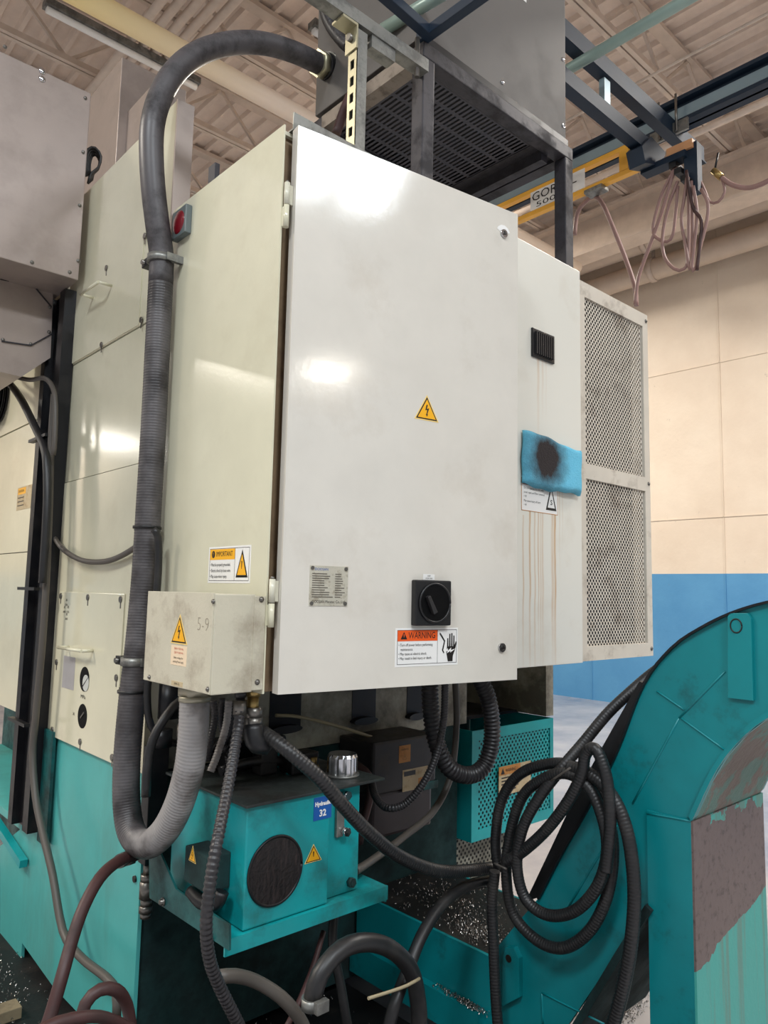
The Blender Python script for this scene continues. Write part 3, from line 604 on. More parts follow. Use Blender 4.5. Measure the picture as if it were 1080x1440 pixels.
# ------------------------------------------------------------------ machine housing (left)
HT = 2.93
t = thing('machine_housing', 'cream sheet metal machine housing panels left of the cabinet', 'machine housing', (0, 1.5, .7))
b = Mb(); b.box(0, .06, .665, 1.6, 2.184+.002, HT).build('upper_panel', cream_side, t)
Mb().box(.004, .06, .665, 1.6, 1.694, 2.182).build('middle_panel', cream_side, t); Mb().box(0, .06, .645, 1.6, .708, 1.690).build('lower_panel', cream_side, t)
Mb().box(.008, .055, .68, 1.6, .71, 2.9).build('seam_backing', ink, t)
Mb().box(.06, 1.5, .645, .7, .71, 1.6).build('under_panel', under_m, t)
UP_ = Pl((0, .645, 0), (1, 0, 0), (0, -1, 0))
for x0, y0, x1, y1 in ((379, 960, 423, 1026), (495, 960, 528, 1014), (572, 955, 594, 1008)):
    a0, a1, b0, b1 = UP_.rect(x0, y0, x1, y1); og = Mb().pbox(UP_, a0, a1, b0, 1.3, -.003, .002).build('gap_shade_slab', black_steel, t); Mb().pdisk(UP_, (a0+a1)/2-.01, b0+.005, (a1-a0)*.5, .002, .03, 20, .014).build('rubber_foot', black_pl, og)  # dark slabs laid on the panel as the shade of its openings
Mb().box(.0, .062, .655, .664, 2.4, HT+.004).build('edge_strip', steel_box, t)
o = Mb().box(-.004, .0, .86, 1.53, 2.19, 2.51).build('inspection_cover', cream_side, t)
def keyscrew(P, px, py, par):
    a, b = P.ab(px, py); x = Mb(); x.cyl(P.w(a, b, 0), P.w(a, b, .004), .011, 10).pbox(P, a-.004, a+.004, b-.03, b, 0, .0008); x.build('slot_screw', bolt_m, par)
P4 = Pl((-.004, 0, 0), (0, -1, 0), (-1, 0, 0))
for px, py in ((150, 377), (204, 332), (199, 450), (143, 485)): keyscrew(P4, px, py, o)
def hbar(P, p, par, depth=.035):
    pts = [P.ab(*q) for q in p]; q = [P.w(*pts[0], 0), P.w(*pts[0], depth), P.w(*pts[1], depth), P.w(*pts[1], 0)]; m = Mb()
    for k in range(3): m.cyl(q[k], q[k+1], .006, 8)
    m.build('pull_handle', cream_side, par)
hbar(P4, ((131, 419), (157, 402)), o, .05)
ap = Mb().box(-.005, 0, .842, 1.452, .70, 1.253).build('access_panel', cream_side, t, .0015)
P5 = Pl((-.005, 0, 0), (0, -1, 0), (-1, 0, 0))
for px, py in ((86, 838), (124, 840), (170, 843), (80, 931), (164, 953), (74, 1026), (113, 1043), (158, 1065)): keyscrew(P5, px, py, ap)
hbar(P5, ((97, 910), (131, 915)), ap, .04)
a0, a1, b0, b1 = P5.rect(88.5, 923, 105, 969); Mb().pbox(P5, a0, a1, b0, b1, 0, .0008).build('data_plate', mat('grey_print', (176, 172, 172), .4), ap)
for (cx, cy, rx, face, nm) in ((119, 955, 6.6, True, 'pressure_gauge'), (116, 1007, 6.5, False, 'port_opening')):
    a, b = P5.ab(cx, cy); r = P5.ab(cx+rx, cy)[0]-a
    g = Mb().pdisk(P5, a, b, r, 0, .0012, 28).build(nm, black_gloss, t)
    if face:
        Mb().cyl(P5.w(a+.016, b-.012, .0012), P5.w(a+.016, b-.012, .0022), r*.66, 24).build('dial_face', gauge_face, g)
        Mb().ppoly(P5, [(a+.012-.03, b-.03), (a+.012-.026, b-.034), (a+.05, b+.02)], .0022, .003).build('needle', ink, g)
    else: Mb().ppoly(P5, [(a-.01, b-.01), (a+.02, b+.012), (a+.018, b+.018), (a-.012, b-.004)], .0012, .004).build('valve_lever', bolt_m, g)
a0, a1, b0, b1 = P5.rect(113, 977, 121, 984); 
for i in range(4):
    px, py = ((94, 846), (91, 856), (96, 856), (94, 866))[i]; a, b = P5.ab(px, py); text('x', P5, a, b+.008, .02, ink, ap, 'printed_mark', 'CENTER', 1.6); text('AIR' if i % 2 else 'OIL', P5, a, b-.012, .012, ink, ap, 'printed_mark', 'CENTER', 1.6)
a, b = P5.ab(117, 980); text('MPa', P5, a, b, .018, ink, ap, 'printed_mark', 'CENTER', 1.5); a, b = P5.ab(104, 1003); text('x', P5, a, b, .02, ink, ap, 'printed_mark', 'CENTER', 1.6)
for px, py in ((91, 572), (84, 675), (76, 790), (71, 898), (64, 1003)): screw(SIDE, *SIDE.ab(px, py), .01, t)
# housing beyond the black channel
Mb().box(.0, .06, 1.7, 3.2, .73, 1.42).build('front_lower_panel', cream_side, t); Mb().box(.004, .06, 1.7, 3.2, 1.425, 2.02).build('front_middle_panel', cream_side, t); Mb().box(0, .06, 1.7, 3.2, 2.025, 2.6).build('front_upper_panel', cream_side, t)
P6 = Pl((.004, 0, 0), (0, -1, 0), (-1, 0, 0)); a0, a1, b0, b1 = P6.rect(24.5, 684, 44, 716); W = a1-a0; H = b1-b0
il = Mb().pbox(P6, a0, a1, b0, b1, 0, .001).build('caution_label', old_lab, t); Mb().pbox(P6, a0+.05*W, a0+.6*W, b1-.32*H, b1-.04*H, .001, .0014).build('header', yellow, il)
text('CAUTION', P6, a0+.08*W, b1-.18*H, .15*H, ink, il, sx=1.1, c=.002)
for i in range(3): Mb().pbox(P6, a0+.06*W, a0+.5*W, b1-(.48+.17*i)*H, b1-(.44+.17*i)*H, .001, .0014).build('text_line', ink, il)
# grey sheet metal box upper left
GY = 1.4
q = [ax_y(*p, GY) for p in ((125, 130), (113, 395))]; gx = -.035; z0, z1 = q[1].z, q[0].z
t = thing('sheet_metal_box', 'large bare grey sheet metal box at upper left', 'metal box', (gx-.5, GY, z0))
Mb().box(gx-1.3, gx, GY, GY+.55, z0, z1).build('casing', steel_box, t, .003)
GP = Pl((0, GY, 0), (1, 0, 0), (0, -1, 0))
for p in ((120, 138), (117, 214), (112, 289), (110, 367), (98, 383), (45, 369), (7, 66)): screw(GP, *GP.ab(*p), .008, t)
for p in ((59, 100), (59, 111)): screw(GP, *GP.ab(*p), .014, t, chrome)
GH = 1.62
def gp(px, py): return ax_y(px, py, GH)
pts = [gp(75, 402), gp(71, 503), gp(30, 530), gp(-30, 515), gp(-90, 480), gp(-90, 340)]
hp_ = Mb().prism(pts, (0, .4, 0)).build('hopper', steel_box, t)
pl = Mb()
for pa, pb in (((0, 393), (47, 402)), ((47, 402), (72, 432)), ((72, 470), (43, 486)), ((43, 486), (2, 480))): pl.bar(gp(*pa)-Vector((0, .004, 0)), gp(*pb)-Vector((0, .004, 0)), .004, .006, up=(0, 1, 0))
pl.build('cover_edge', dark_steel, hp_)
GH2 = Pl((0, GH, 0), (1, 0, 0), (0, -1, 0))
for p in ((70, 432), (69, 467), (43, 484), (4, 478), (48, 401), (9, 391)): screw(GH2, *GH2.ab(*p), .008, t)
q = [ax_y(*p, 1.9) for p in ((172, 80), (228, 112), (222, 240), (148, 270))]
o = Mb().prism([(q[0].x, 1.9, q[0].z), (q[0].x+.2, 1.9, q[0].z), (q[0].x+.2, 1.9, 2.6), (q[0].x, 1.9, 2.6)], (0, .5, 0)).build('sheet_metal_duct', steel_box, None, .003); tag(o, 'grey sheet metal duct rising behind the housing below the yellow pipe', 'duct')
q = ax_y(262, 128, 1.55); o = Mb().box(q.x-.14, q.x, 1.55, 1.9, 2.5, q.z).build('sheet_metal_duct', steel_box, None, .003); tag(o, 'narrow grey sheet metal cover behind the housing next to the large hose', 'duct')
t = thing('cable_loop', 'small coil of black cable hanging right of the grey sheet metal box', 'cable', ax_y(133, 235, 1.5))
for k in range(4): Mb().tube([ax_y(128+dx*(1-.13*k)+k*1.2, 228+dy*(1-.1*k)+k*1.5, 1.44+.012*k) for dx, dy in ((-8, 20), (-9, 0), (-4, -18), (6, -20), (14, -8), (10, 8), (0, 16), (-4, 30))], .0055, 8, .02).build('loop', rubber, t)

# black vertical channel with cables
BX = -.05
t = thing('cable_channel', 'tall black steel cable channel between the cream housing panels', 'channel', (BX, 1.6, .33))
a = ax_x(86, 400, BX); b = ax_x(35, 1168, BX)
Mb().box(BX, .0, 1.5, 1.56, .33, 2.5).build('front_flange', black_steel, t); Mb().box(BX+.02, .0, 1.56, 1.66, .33, 2.5).build('web', black_steel, t); Mb().box(BX-.01, .0, 1.66, 1.71, .33, 2.5).build('rear_flange', black_steel, t)
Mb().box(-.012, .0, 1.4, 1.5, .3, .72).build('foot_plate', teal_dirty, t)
for px, py in ((76, 619), (63, 828), (57, 1017)): 
    q = ax_x(px-12, py, BX); Mb().box(BX-.042, BX-.02, 1.49, 1.7, q.z-.006, q.z+.006).build('cable_tie', black_pl, t)
def bx(l, x=BX-.02): return [ax_x(a, b, x) for a, b in l]
o = Mb().tube(bx([(76, 555), (72, 620), (70, 700), (66, 800), (60, 900), (50, 1010), (46, 1060), (50, 1120), (60, 1170), (74, 1230), (84, 1290), (94, 1322), (118, 1350), (150, 1375), (163, 1395), (164, 1430)]), .013, 10, .03).build('power_cable', cable_m); tag(o, 'grey brown cable running down the black channel to the floor', 'cable')
o = Mb().tube(bx([(-5, 500), (14, 525), (40, 534), (62, 532), (74, 545), (78, 570), (77, 620), (75, 640)], BX-.03), .01, 8, .03).build('signal_cable', cable_m); tag(o, 'thin cable drooping from the hopper into the black channel', 'cable')
o = Mb().tube(bx([(-5, 528), (12, 538), (30, 562), (48, 598), (62, 630), (66, 660), (66, 720), (60, 820)], BX-.04), .016, 10, .03).build('signal_cable', rubber); tag(o, 'thick black cable curving from the round bellows into the black channel', 'cable')
o = Mb().tube(bx([(69, 735), (78, 758), (92, 775), (116, 788), (145, 790), (170, 782), (200, 763), (212, 750)], -.02), .010, 8, .02).build('sagging_cable', cable_m); tag(o, 'grey cable sagging across the cream housing to the large hose', 'cable')
t = thing('round_bellows', 'black round ribbed bellows on the housing at left edge', 'bellows', ax_x(4, 560, -.02))
q = ax_x(2, 560, 0)
for k in range(5): Mb().cyl((-.05+.01*k, q.y, q.z), (-.046+.01*k, q.y, q.z), .14-.008*(k % 2), 24).build('rib', black_pl, t)

# ------------------------------------------------------------------ machine base
BT = .705
def sx_(px, py): p = ax_x(px, py, 0.01); return (p.y, p.z)
poly = [(.64, BT), (1.66, BT), (1.66, .33)] + [sx_(0, 1190), sx_(0, 1332), sx_(28, 1368), sx_(31, 1326), sx_(75, 1388), sx_(111, 1426)] + [(.9, -.17), (.64, -.17)]
t = thing('machine_bed', 'teal machine bed casting under the cream housing at lower left', 'machine bed', (.3, 1.2, -.19))
Mb().prism([(.01, y, z) for y, z in poly], (.012, 0, 0)).build('side_plate', teal_base, t)
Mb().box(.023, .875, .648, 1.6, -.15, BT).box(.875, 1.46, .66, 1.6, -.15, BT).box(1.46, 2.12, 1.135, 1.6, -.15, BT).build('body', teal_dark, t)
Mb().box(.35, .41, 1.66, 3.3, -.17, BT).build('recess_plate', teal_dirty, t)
p0 = ax_x(0, 1176, .0); p1 = ax_x(37, 1214, .0)
Mb().bar((-.01, p0.y+.3, p0.z+.1), (-.01, p1.y, p1.z), .03, .03, up=(1, 0, 0)).build('ledge', teal, t)
Mb().box(-.02, .35, 1.66, 3.3, .3, .33).build('shelf', teal_base, t)
for px, py in ((186, 1237),): a, b = SIDE.ab(px, py); Mb().pdisk(SIDE, a, b, .01, -.012, -.004, 12).build('bolt_hole', ink, t)
# black manifold strip at the base corner
t = thing('drain_manifold', 'black bar with steel fittings hanging beneath the large hose loop', 'manifold', (.0, .6, .3))
p0 = ax_y(212, 1050, .6); p1 = ax_y(204, 1215, .6)
Mb().box(p1.x-.01, p1.x+.05, .58, .63, p1.z, p0.z).build('bar', black_steel, t, .003)
zt = p1.z
for k, (h, r) in enumerate(((.03, .014), (.02, .02), (.05, .022), (.02, .017), (.02, .02), (.015, .016))): Mb().cyl((p1.x+.01, .6, zt), (p1.x+.01, .6, zt-h), r, 6 if k % 2 == 0 else 16).build('fitting', bolt_m, t); zt -= h

# ------------------------------------------------------------------ big conduit hose
hy = .6
H1 = [(274, 980, .2), (272, 1030, .2), (266, 1080, .22), (252, 1130, .27), (232, 1168, .34), (208, 1187, .42), (188, 1176, .5), (179, 1140, .55), (178, 1080, .57), (184, 1000, .58), (193, 920, .59), (199, 860, .6), (204, 800, .6), (210, 700, .6), (216, 600, .6), (221, 500, .6), (226, 400, .6), (227, 360, .6), (222, 320, .6), (216, 270, .6), (213, 220, .6), (214, 180, .6), (222, 145, .6), (238, 112, .6), (262, 86, .6), (295, 68, .6), (335, 60, .6), (375, 62, .6), (415, 74, .6), (445, 88, .61), (462, 95, .615)]
P = [ax_y(a, b, c) for a, b, c in H1]
P[0] = P[0]; 
t = thing('conduit_hose', 'thick grey flexible conduit looping from junction box up to the enclosure', 'hose', P[5])
Mb().tube(P[14:], .0385, 20, .02).build('upper_run', rubber, t) if False else None
Mb().tube(P[16:], .0385, 20, .02).build('upper_run', grey_hose, t)
Mb().tube(P[:17], .039, 20, .02, .009, .02).build('lower_run', scuffed_m, t)
a = P[0]; Mb().cyl((a.x, a.y, q1 if False else 1.027), (a.x, a.y, 1.0), .044, 6).cyl((a.x, a.y, 1.0), (a.x, a.y, .985), .041, 20).build('gland_nut', mat('gland_metal', (176, 170, 150), .4, .6), t)
d = (P[-1]-P[-2]).normalized(); e = P[-1]
Mb().cyl(e-d*.06, e-d*.03, .052, 6).build('gland_nut', zinc, t); Mb().cyl(e-d*.03, e, .05, 20).build('gland_collar', black_pl, t); Mb().cyl(e-d*.005, e+d*.008, .056, 20).build('washer', galv, t)
for px, py in ((226, 366), (190, 930)):
    p = ax_y(px, py, .6 if py < 500 else .59); c = Mb(); c.cyl(p-Z3*.012, p+Z3*.012, .0425, 24).box(p.x-.002, 0.0, p.y-.05, p.y-.035, p.z-.012, p.z+.012); cl = c.build('pipe_clamp', galv, t)
    Mb().box(p.x-.03, p.x-.005, p.y+.035, p.y+.075, p.z-.013, p.z+.013).build('clamp_ear', black_steel, cl, .002); Mb().cyl((p.x-.04, p.y+.055, p.z), (p.x-.02, p.y+.055, p.z), .008, 10).build('clamp_screw', bolt_m, cl)
for px, py in ((207, 742), (186, 972)):
    p = ax_y(px, py, .6 if py < 900 else .585); Mb().cyl(p-Z3*.004, p+Z3*.004, .043, 20).box(p.x-.02, p.x+.02, p.y+.038, p.y+.05, p.z-.008, p.z+.008).build('cable_tie', black_pl, t)
o = Mb().tube([ax_y(a, b, .52) for a, b in ((216, 745), (222, 755), (223, 790), (220, 840), (212, 930), (207, 975), (212, 1020), (235, 1042), (262, 1046))], .011, 10, .02).build('grey_cable', rubber); tag(o, 'black cable following the large conduit behind the junction box', 'cable')
o = Mb().tube([ax_y(a, b, .4) for a, b in ((285, 980), (255, 985), (235, 1005), (215, 1040), (207, 1080), (205, 1120))], .013, 10, .02).build('black_cable', rubber); tag(o, 'black hose arching below the junction box to the manifold bar', 'hose')

# ------------------------------------------------------------------ enclosure on steel stand above the cabinet
EX0, EX1, EY0, EY1 = .6, 1.49, .07, .69
fl = ax_y(596, 56, EY0); EZ = 3.142; fx0, fx1 = .593, 1.483
t = thing('steel_stand', 'dark steel stand with slotted tray on top of the cabinet', 'stand', ((fx0+fx1)/2, .35, ZT))
tk = .055
for x in (fx0, fx1-tk):
    for y in (EY0, EY1-tk): Mb().box(x, x+tk, y, y+tk, ZT, EZ-tk).build('leg', dark_steel, t, .004)
for y in (EY0, EY1-tk): Mb().box(fx0, fx1, y, y+tk, EZ-tk, EZ).build('rail', dark_steel, t, .004)
for x in (fx0, fx1-tk): Mb().box(x, x+tk, EY0+tk, EY1-tk, EZ-tk, EZ).build('rail', dark_steel if x > 1 else mat('worn_steel_angle', (132, 122, 112), .5, .4, .12, (70, 60, 54), .6, 14, .5, .65), t)
# slotted tray: real slots
g = Mb(); gx0_, gx1_, gy0_, gy1_ = fx0+tk, fx1-tk-.14, EY0+tk+.02, EY1-tk; cols = 6; rows = 30
zc = EZ-tk+.02; pa = (gx1_-gx0_)/rows; pb = (gy1_-gy0_)/cols; vs = []; fs = []
for i in range(rows):
    for j in range(cols):
        x = gx0_+i*pa; y = gy0_+j*pb; o = len(vs); m0, m1 = .27, .73; k0, k1 = .1, .9
        q = [(x, y), (x+pa, y), (x+pa, y+pb), (x, y+pb), (x+m0*pa, y+k0*pb), (x+m1*pa, y+k0*pb), (x+m1*pa, y+k1*pb), (x+m0*pa, y+k1*pb)]
        vs += [(u, v, zc) for u, v in q]; fs += [(o, o+1, o+5, o+4), (o+1, o+2, o+6, o+5), (o+2, o+3, o+7, o+6), (o+3, o, o+4, o+7)]
g.add(vs, fs).build('slotted_tray', grate_m, t)
Mb().box(gx1_, fx1-tk, EY0+tk, EY1-tk, zc-.004, zc+.004).build('tray_plate', dark_steel, t); Mb().box(fx0+tk, gx1_, EY0+tk, gy0_, zc-.004, zc+.004).build('tray_edge', dark_steel, t)
Mb().box(gx1_+.05, gx1_+.09, EY0+tk, EY1-tk, zc-.05, zc).build('cross_bar', dark_steel, t)
Mb().box(fx0+.02, fx1-.02, EY0+.01, EY0+.03, EZ, EZ+.035).build('upper_angle', black_steel, t)
t = thing('enclosure_box', 'large grey enclosure box standing on the dark steel stand', 'enclosure', ((EX0+EX1)/2, .38, EZ))
bz = EZ+.03
Mb().box(EX0, EX1-.012, EY0+.03, EY1+.0, bz, bz+1.2).build('casing', grey_box, t, .004)
Mb().box(EX0+.02, EX1-.03, EY0+.06, EY1-.03, EZ+.003, bz).build('plinth', black_steel, t)
EP = Pl((0, EY0+.03, 0), (1, 0, 0), (0, -1, 0)); 
for p in ((707, 116), (799, 182), (799, 90)): 
    a, b = EP.ab(*p); screw(EP, min(a, EX1-.03), max(b, bz+.012), .009, t, chrome)
a, b = EP.ab(738, 2); Mb().pbox(EP, a-.12, a+.01, b, b+.12, 0, .001).build('paper_note', white, t)
# galvanized strut bracket
SX = .285
t = thing('strut_bracket', 'galvanized slotted strut bracket standing on the cabinet top', 'bracket', (SX, .06, ZT))
zt = 3.0
Mb().box(SX+.004, SX+.042, .05, .055, ZT+.02, zt).box(SX+.004, SX+.042, .085, .09, ZT+.02, zt).box(SX+.037, SX+.042, .055, .085, ZT+.02, zt).build('post', galv, t)
st = Mb(); n = 7; p_ = (zt-ZT-.09)/n
for i in range(n):
    z = ZT+.06+i*p_; y0, y1 = .05, .09; o = len(st.v)
    q = [(y0, z), (y1, z), (y1, z+p_), (y0, z+p_)]; h = [(.061, z+.22*p_), (.079, z+.22*p_), (.079, z+.78*p_), (.061, z+.78*p_)]
    st.add([(SX, u, v) for u, v in q+h], [(k, (k+1) % 4, 4+(k+1) % 4, 4+k) for k in range(4)]); st.add([(SX+.004, u, v) for u, v in q+h], [(k, (k+1) % 4, 4+(k+1) % 4, 4+k) for k in range(4)])
st.build('slotted_face', zinc, t)
Mb().box(SX-.03, SX, .045, .095, ZT+.012, ZT+.02).box(SX-.005, SX, .045, .095, ZT+.02, ZT+.09).build('foot_bracket', zinc, t); Mb().cyl((SX-.016, .07, ZT+.05), (SX-.004, .07, ZT+.05), .013, 6).build('bolt', bolt_m, t)
Mb().box(SX-.06, SX, .045, .1, zt+.002, zt+.01).box(SX-.006, SX, .045, .1, zt-.07, zt+.002).build('head_bracket', zinc, t); Mb().cyl((SX-.02, .07, zt-.03), (SX-.004, .07, zt-.03), .013, 6).build('bolt', bolt_m, t)
Mb().box(-.1, fx0+.0, .045, .09, zt+.012, zt+.055).build('cross_strut', galv, t); Mb().box(SX+.06, SX+.16, .05, .09, zt-.03, zt+.012).build('strut_clip', galv, t)
Mb().cyl((fx0-.04, .06, zt-.02), (fx0-.04, .06, zt+.12), .008, 8).build('clamp_bolt', bolt_m, t)
Mb().box(.03, .36, .05, .1, ZT+.004, ZT+.02).build('base_strut', galv, t)
o = Mb().tube([ax_x(a, b, .56) for a, b in ((456, -10), (458, 15), (466, 36), (480, 55), (492, 66))], .026, 14, .01, .012, .12).build('braided_hose', corr_m); tag(o, 'black braided hose curving into the enclosure side by the strut', 'hose')
o = Mb().tube([ax_y(a, b, .3) for a, b in ((472, 190), (482, 160), (492, 135))], .016, 10, .02).build('red_hose_stub', red_hose); tag(o, 'short dark red hose behind the slotted strut', 'hose')

# ------------------------------------------------------------------ hydraulic unit
HY, HX0, HX1, HZ0, HZ1, HYB = .1, .034, .465, .42, .722, .5
t = thing('hydraulic_unit', 'teal hydraulic tank with round black mesh and chrome filler cap', 'hydraulic unit', (.24, .3, .33))
HF = Pl((0, HY, 0), (1, 0, 0), (0, -1, 0)); HL = Pl((HX0, 0, 0), (0, -1, 0), (-1, 0, 0))
xs = ax_y(462, 1200, HY).x
Mb().box(HX0, xs, HY, HYB, HZ0, HZ1).build('tank', tank_teal, t, .004); Mb().box(xs, HX1-.03, HY+.025, HYB, HZ0, HZ1-.002).build('reservoir', tank_teal, t, .003)
Mb().box(HX0-.01, HX1+.035, HY-.012, HYB+.04, HZ1, HZ1+.008).build('top_plate', mat('oily_top_plate', (54, 62, 60), .28, 0, .1, (30, 28, 28), .8, 5, .4, .6), t, .002)
a, b = HF.ab(387, 1224); r = (HF.ab(423, 1224)[0]-a)
Mb().pdisk(HF, a, b, r, 0, .003, 40, r*1.03).build('mesh_intake', screen_m, t); rg = Mb().tube([HF.w(a+r*math.cos(R(s)), b+r*1.03*math.sin(R(s)), .002) for s in range(0, 361, 15)], .004, 8, .02); rg.build('intake_rim', black_steel, t)
a0, a1, b0, b1 = HF.rect(441, 1120, 466, 1152); il = Mb().pbox(HF, a0, a1, b0, b1, 0, .001).build('oil_label', blue_lab, t); W = a1-a0; H = b1-b0
text('Hydraulic', HF, (a0+a1)/2, b1-.3*H, .24*H, white, il, al='CENTER', sx=.95, c=.0016, bold=.0008); text('32', HF, (a0+a1)/2, b0+.28*H, .4*H, white, il, al='CENTER', c=.0016, bold=.0008)
a0, a1, b0, b1 = HF.rect(430, 1189, 451, 1211); tri(HF, (a0+a1)/2, b0, a1-a0, b1-b0, t, 'hot_sign', False)
ca = ax_z(481, 1090, HZ1+.008)
cp = Mb(); n = 48; vs = []
for k, (r, z) in enumerate(((.043, .004), (.046, .012), (.046, .055), (.041, .064), (.0, .064))):
    for i in range(n):
        rr = r*(1 - (.07 if (i % 4 == 0 and k in (1, 2)) else 0)); vs.append((ca.x+rr*math.cos(2*math.pi*i/n), ca.y+rr*math.sin(2*math.pi*i/n), HZ1+.008+z))
cp.add(vs, [(k*n+i, k*n+(i+1) % n, (k+1)*n+(i+1) % n, (k+1)*n+i) for k in range(4) for i in range(n)]).build('filler_cap', chrome, t)
Mb().cyl((ca.x, ca.y, HZ1+.008), (ca.x, ca.y, HZ1+.014), .052, 24).build('cap_flange', galv, t)
HR = Pl((0, HY+.025, 0), (1, 0, 0), (0, -1, 0)); a, b = HR.ab(476, 1140)
lg = Mb().pbox(HR, a-.014, a+.014, b-.07, b+.05, 0, .012).build('level_gauge', galv, t, .003)
for dz in (-.055, .045): Mb().cyl(HR.w(a+.012, b+dz, .012), HR.w(a+.012, b+dz, .03), .013, 6).build('gauge_nut', chrome, lg)
a, b = HR.ab(492, 1240); Mb().cyl(HR.w(a, b, 0), HR.w(a, b, .014), .014, 6).cyl(HR.w(a, b, .014), HR.w(a, b, .016), .008, 10).build('drain_plug', teal_dirty, t)
# drip tray
DT = Mb(); DT.box(-.016, HX1+.05, HY-.006, HYB+.02, .408, .418).box(-.022, HX1+.056, HY-.012, HY-.006, .38, .419).box(HX1+.05, HX1+.056, HY-.006, HYB, .372, .418)
DT.build('drip_tray', tank_teal, t)
TR = Pl((-.022, 0, 0), (0, -1, 0), (-1, 0, 0))
Mb().ppoly(TR, [TR.ab(213, 1262), TR.ab(325, 1336), TR.ab(325, 1300), TR.ab(250, 1250), TR.ab(224, 1190), TR.ab(212, 1190)], 0, .006).build('bracket_plate', teal_dirty, t)
for p in ((233, 1267), (300, 1318)): screw(Pl((-.028, 0, 0), (0, -1, 0), (-1, 0, 0)), *TR.ab(*p), .011, t, None, .01)
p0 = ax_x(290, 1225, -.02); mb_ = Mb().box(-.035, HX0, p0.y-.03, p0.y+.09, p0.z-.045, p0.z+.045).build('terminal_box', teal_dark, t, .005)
TL = Pl((-.035, 0, 0), (0, -1, 0), (-1, 0, 0)); a, b = TL.ab(271, 1200); tri(TL, a, b-.02, .034, .036, mb_, 'shock_sign')
Mb().tube([(-.01, p0.y+.09, p0.z-.08), (-.015, p0.y+.02, p0.z-.085), (-.01, p0.y-.04, p0.z-.07), (.0, p0.y-.05, p0.z-.04)], .018, 12, .01).build('elbow', black_steel, t)
# valve stack behind
t2 = thing('valve_block', 'cluster of grimy valves and fittings on the hydraulic tank top', 'valve', (.2, .4, HZ1+.008))
zb = HZ1+.008
for (px, py, sx2, sy2, h) in ((330, 1050, .12, .1, .09), (420, 1055, .1, .07, .06), (372, 1058, .06, .05, .12)):
    p = ax_z(px, py+30, zb); Mb().box(p.x-sx2/2, p.x+sx2/2, p.y-sy2/2, p.y+sy2/2, zb, zb+h).build('valve_body', black_steel, t2, .006)
for px, py, m in ((394, 1078, teal), (410, 1088, teal), (440, 1086, brass)): p = ax_z(px, py, zb); Mb().cyl((p.x, p.y, zb), (p.x, p.y, zb+.02), .018, 12).cyl((p.x, p.y, zb+.02), (p.x, p.y, zb+.045), .013, 6).build('port_fitting', m, t2)
for l in ([(310, 1085), (350, 1072), (400, 1070)], [(300, 1060), (320, 1030), (325, 990)], [(318, 1062), (332, 1040), (334, 985)], [(350, 1050), (372, 1035), (398, 1040)]): Mb().tube([ax_y(a, b, .33) for a, b in l], .014, 10, .02).build('pipe', black_steel, t2)
for i, l in enumerate(([(322, 985), (318, 1020), (306, 1060), (296, 1085)], [(300, 985), (302, 1010), (296, 1040), (290, 1070)], [(312, 982), (311, 1015), (318, 1045), (322, 1072)])): Mb().tube([ax_y(a, b, .28+.04*i) for a, b in l], .011, 10, .02, .008, .15).build('sleeve', pale_hose if i == 0 else corr_m, t2)
for k, (px, py, r, h) in enumerate(((236, 1010, .03, .1), (262, 1046, .03, .06), (228, 1050, .028, .05))):
    p = ax_y(px, py, .5); Mb().cyl(p, p+Z3*h, r, 16).build('solenoid', bolt_m if k == 1 else black_steel, t2)

# flexible conduits below the cabinet
def ty(l): return [ax_y(a, b, c) for a, b, c in l]
o = thing('corrugated_conduit', 'thin grey corrugated conduit dropping in front of the hydraulic tank', 'conduit', ax_y(300, 1200, -.1))
Mb().tube(ty([(338, 990, .06), (334, 1030, .05), (322, 1100, .0), (306, 1180, -.08), (296, 1240, -.1), (290, 1300, -.1), (295, 1350, -.08), (310, 1390, -.06), (335, 1440, -.04), (350, 1475, .0)]), .0145, 14, .02, .012, .16).build('sheath', corr_m, o); p = ax_y(338, 985, .06); Mb().cyl((p.x, .06, 1.0), (p.x, .06, .965), .018, 6).build('nut', bolt_m, o)
o = thing('conduit_line', 'dark ribbed conduit running diagonally from the junction box to the coil', 'conduit', ax_y(360, 1030, .06))
Mb().tube(ty([(370, 1030, .06), (390, 1044, .0), (415, 1064, -.04), (450, 1095, -.07), (480, 1130, -.08), (520, 1172, -.08), (565, 1206, -.06), (620, 1225, -.05), (680, 1222, -.04), (705, 1217, -.04)]), .0185, 16, .02, .01, .06).build('sheath', rubber, o)
p = ax_y(357, 1000, .06); Mb().cyl((p.x, .06, .98), (p.x, .06, .955), .022, 16).cyl((p.x, .06, .955), (p.x, .06, .93), .0245, 6).build('gland', bolt_m, o); Mb().tube([(p.x, .06, .935), (p.x, .05, .9), (p.x+.02, .045, .885), ax_y(375, 1034, .055)], .026, 14, .01).build('elbow', black_pl, o)
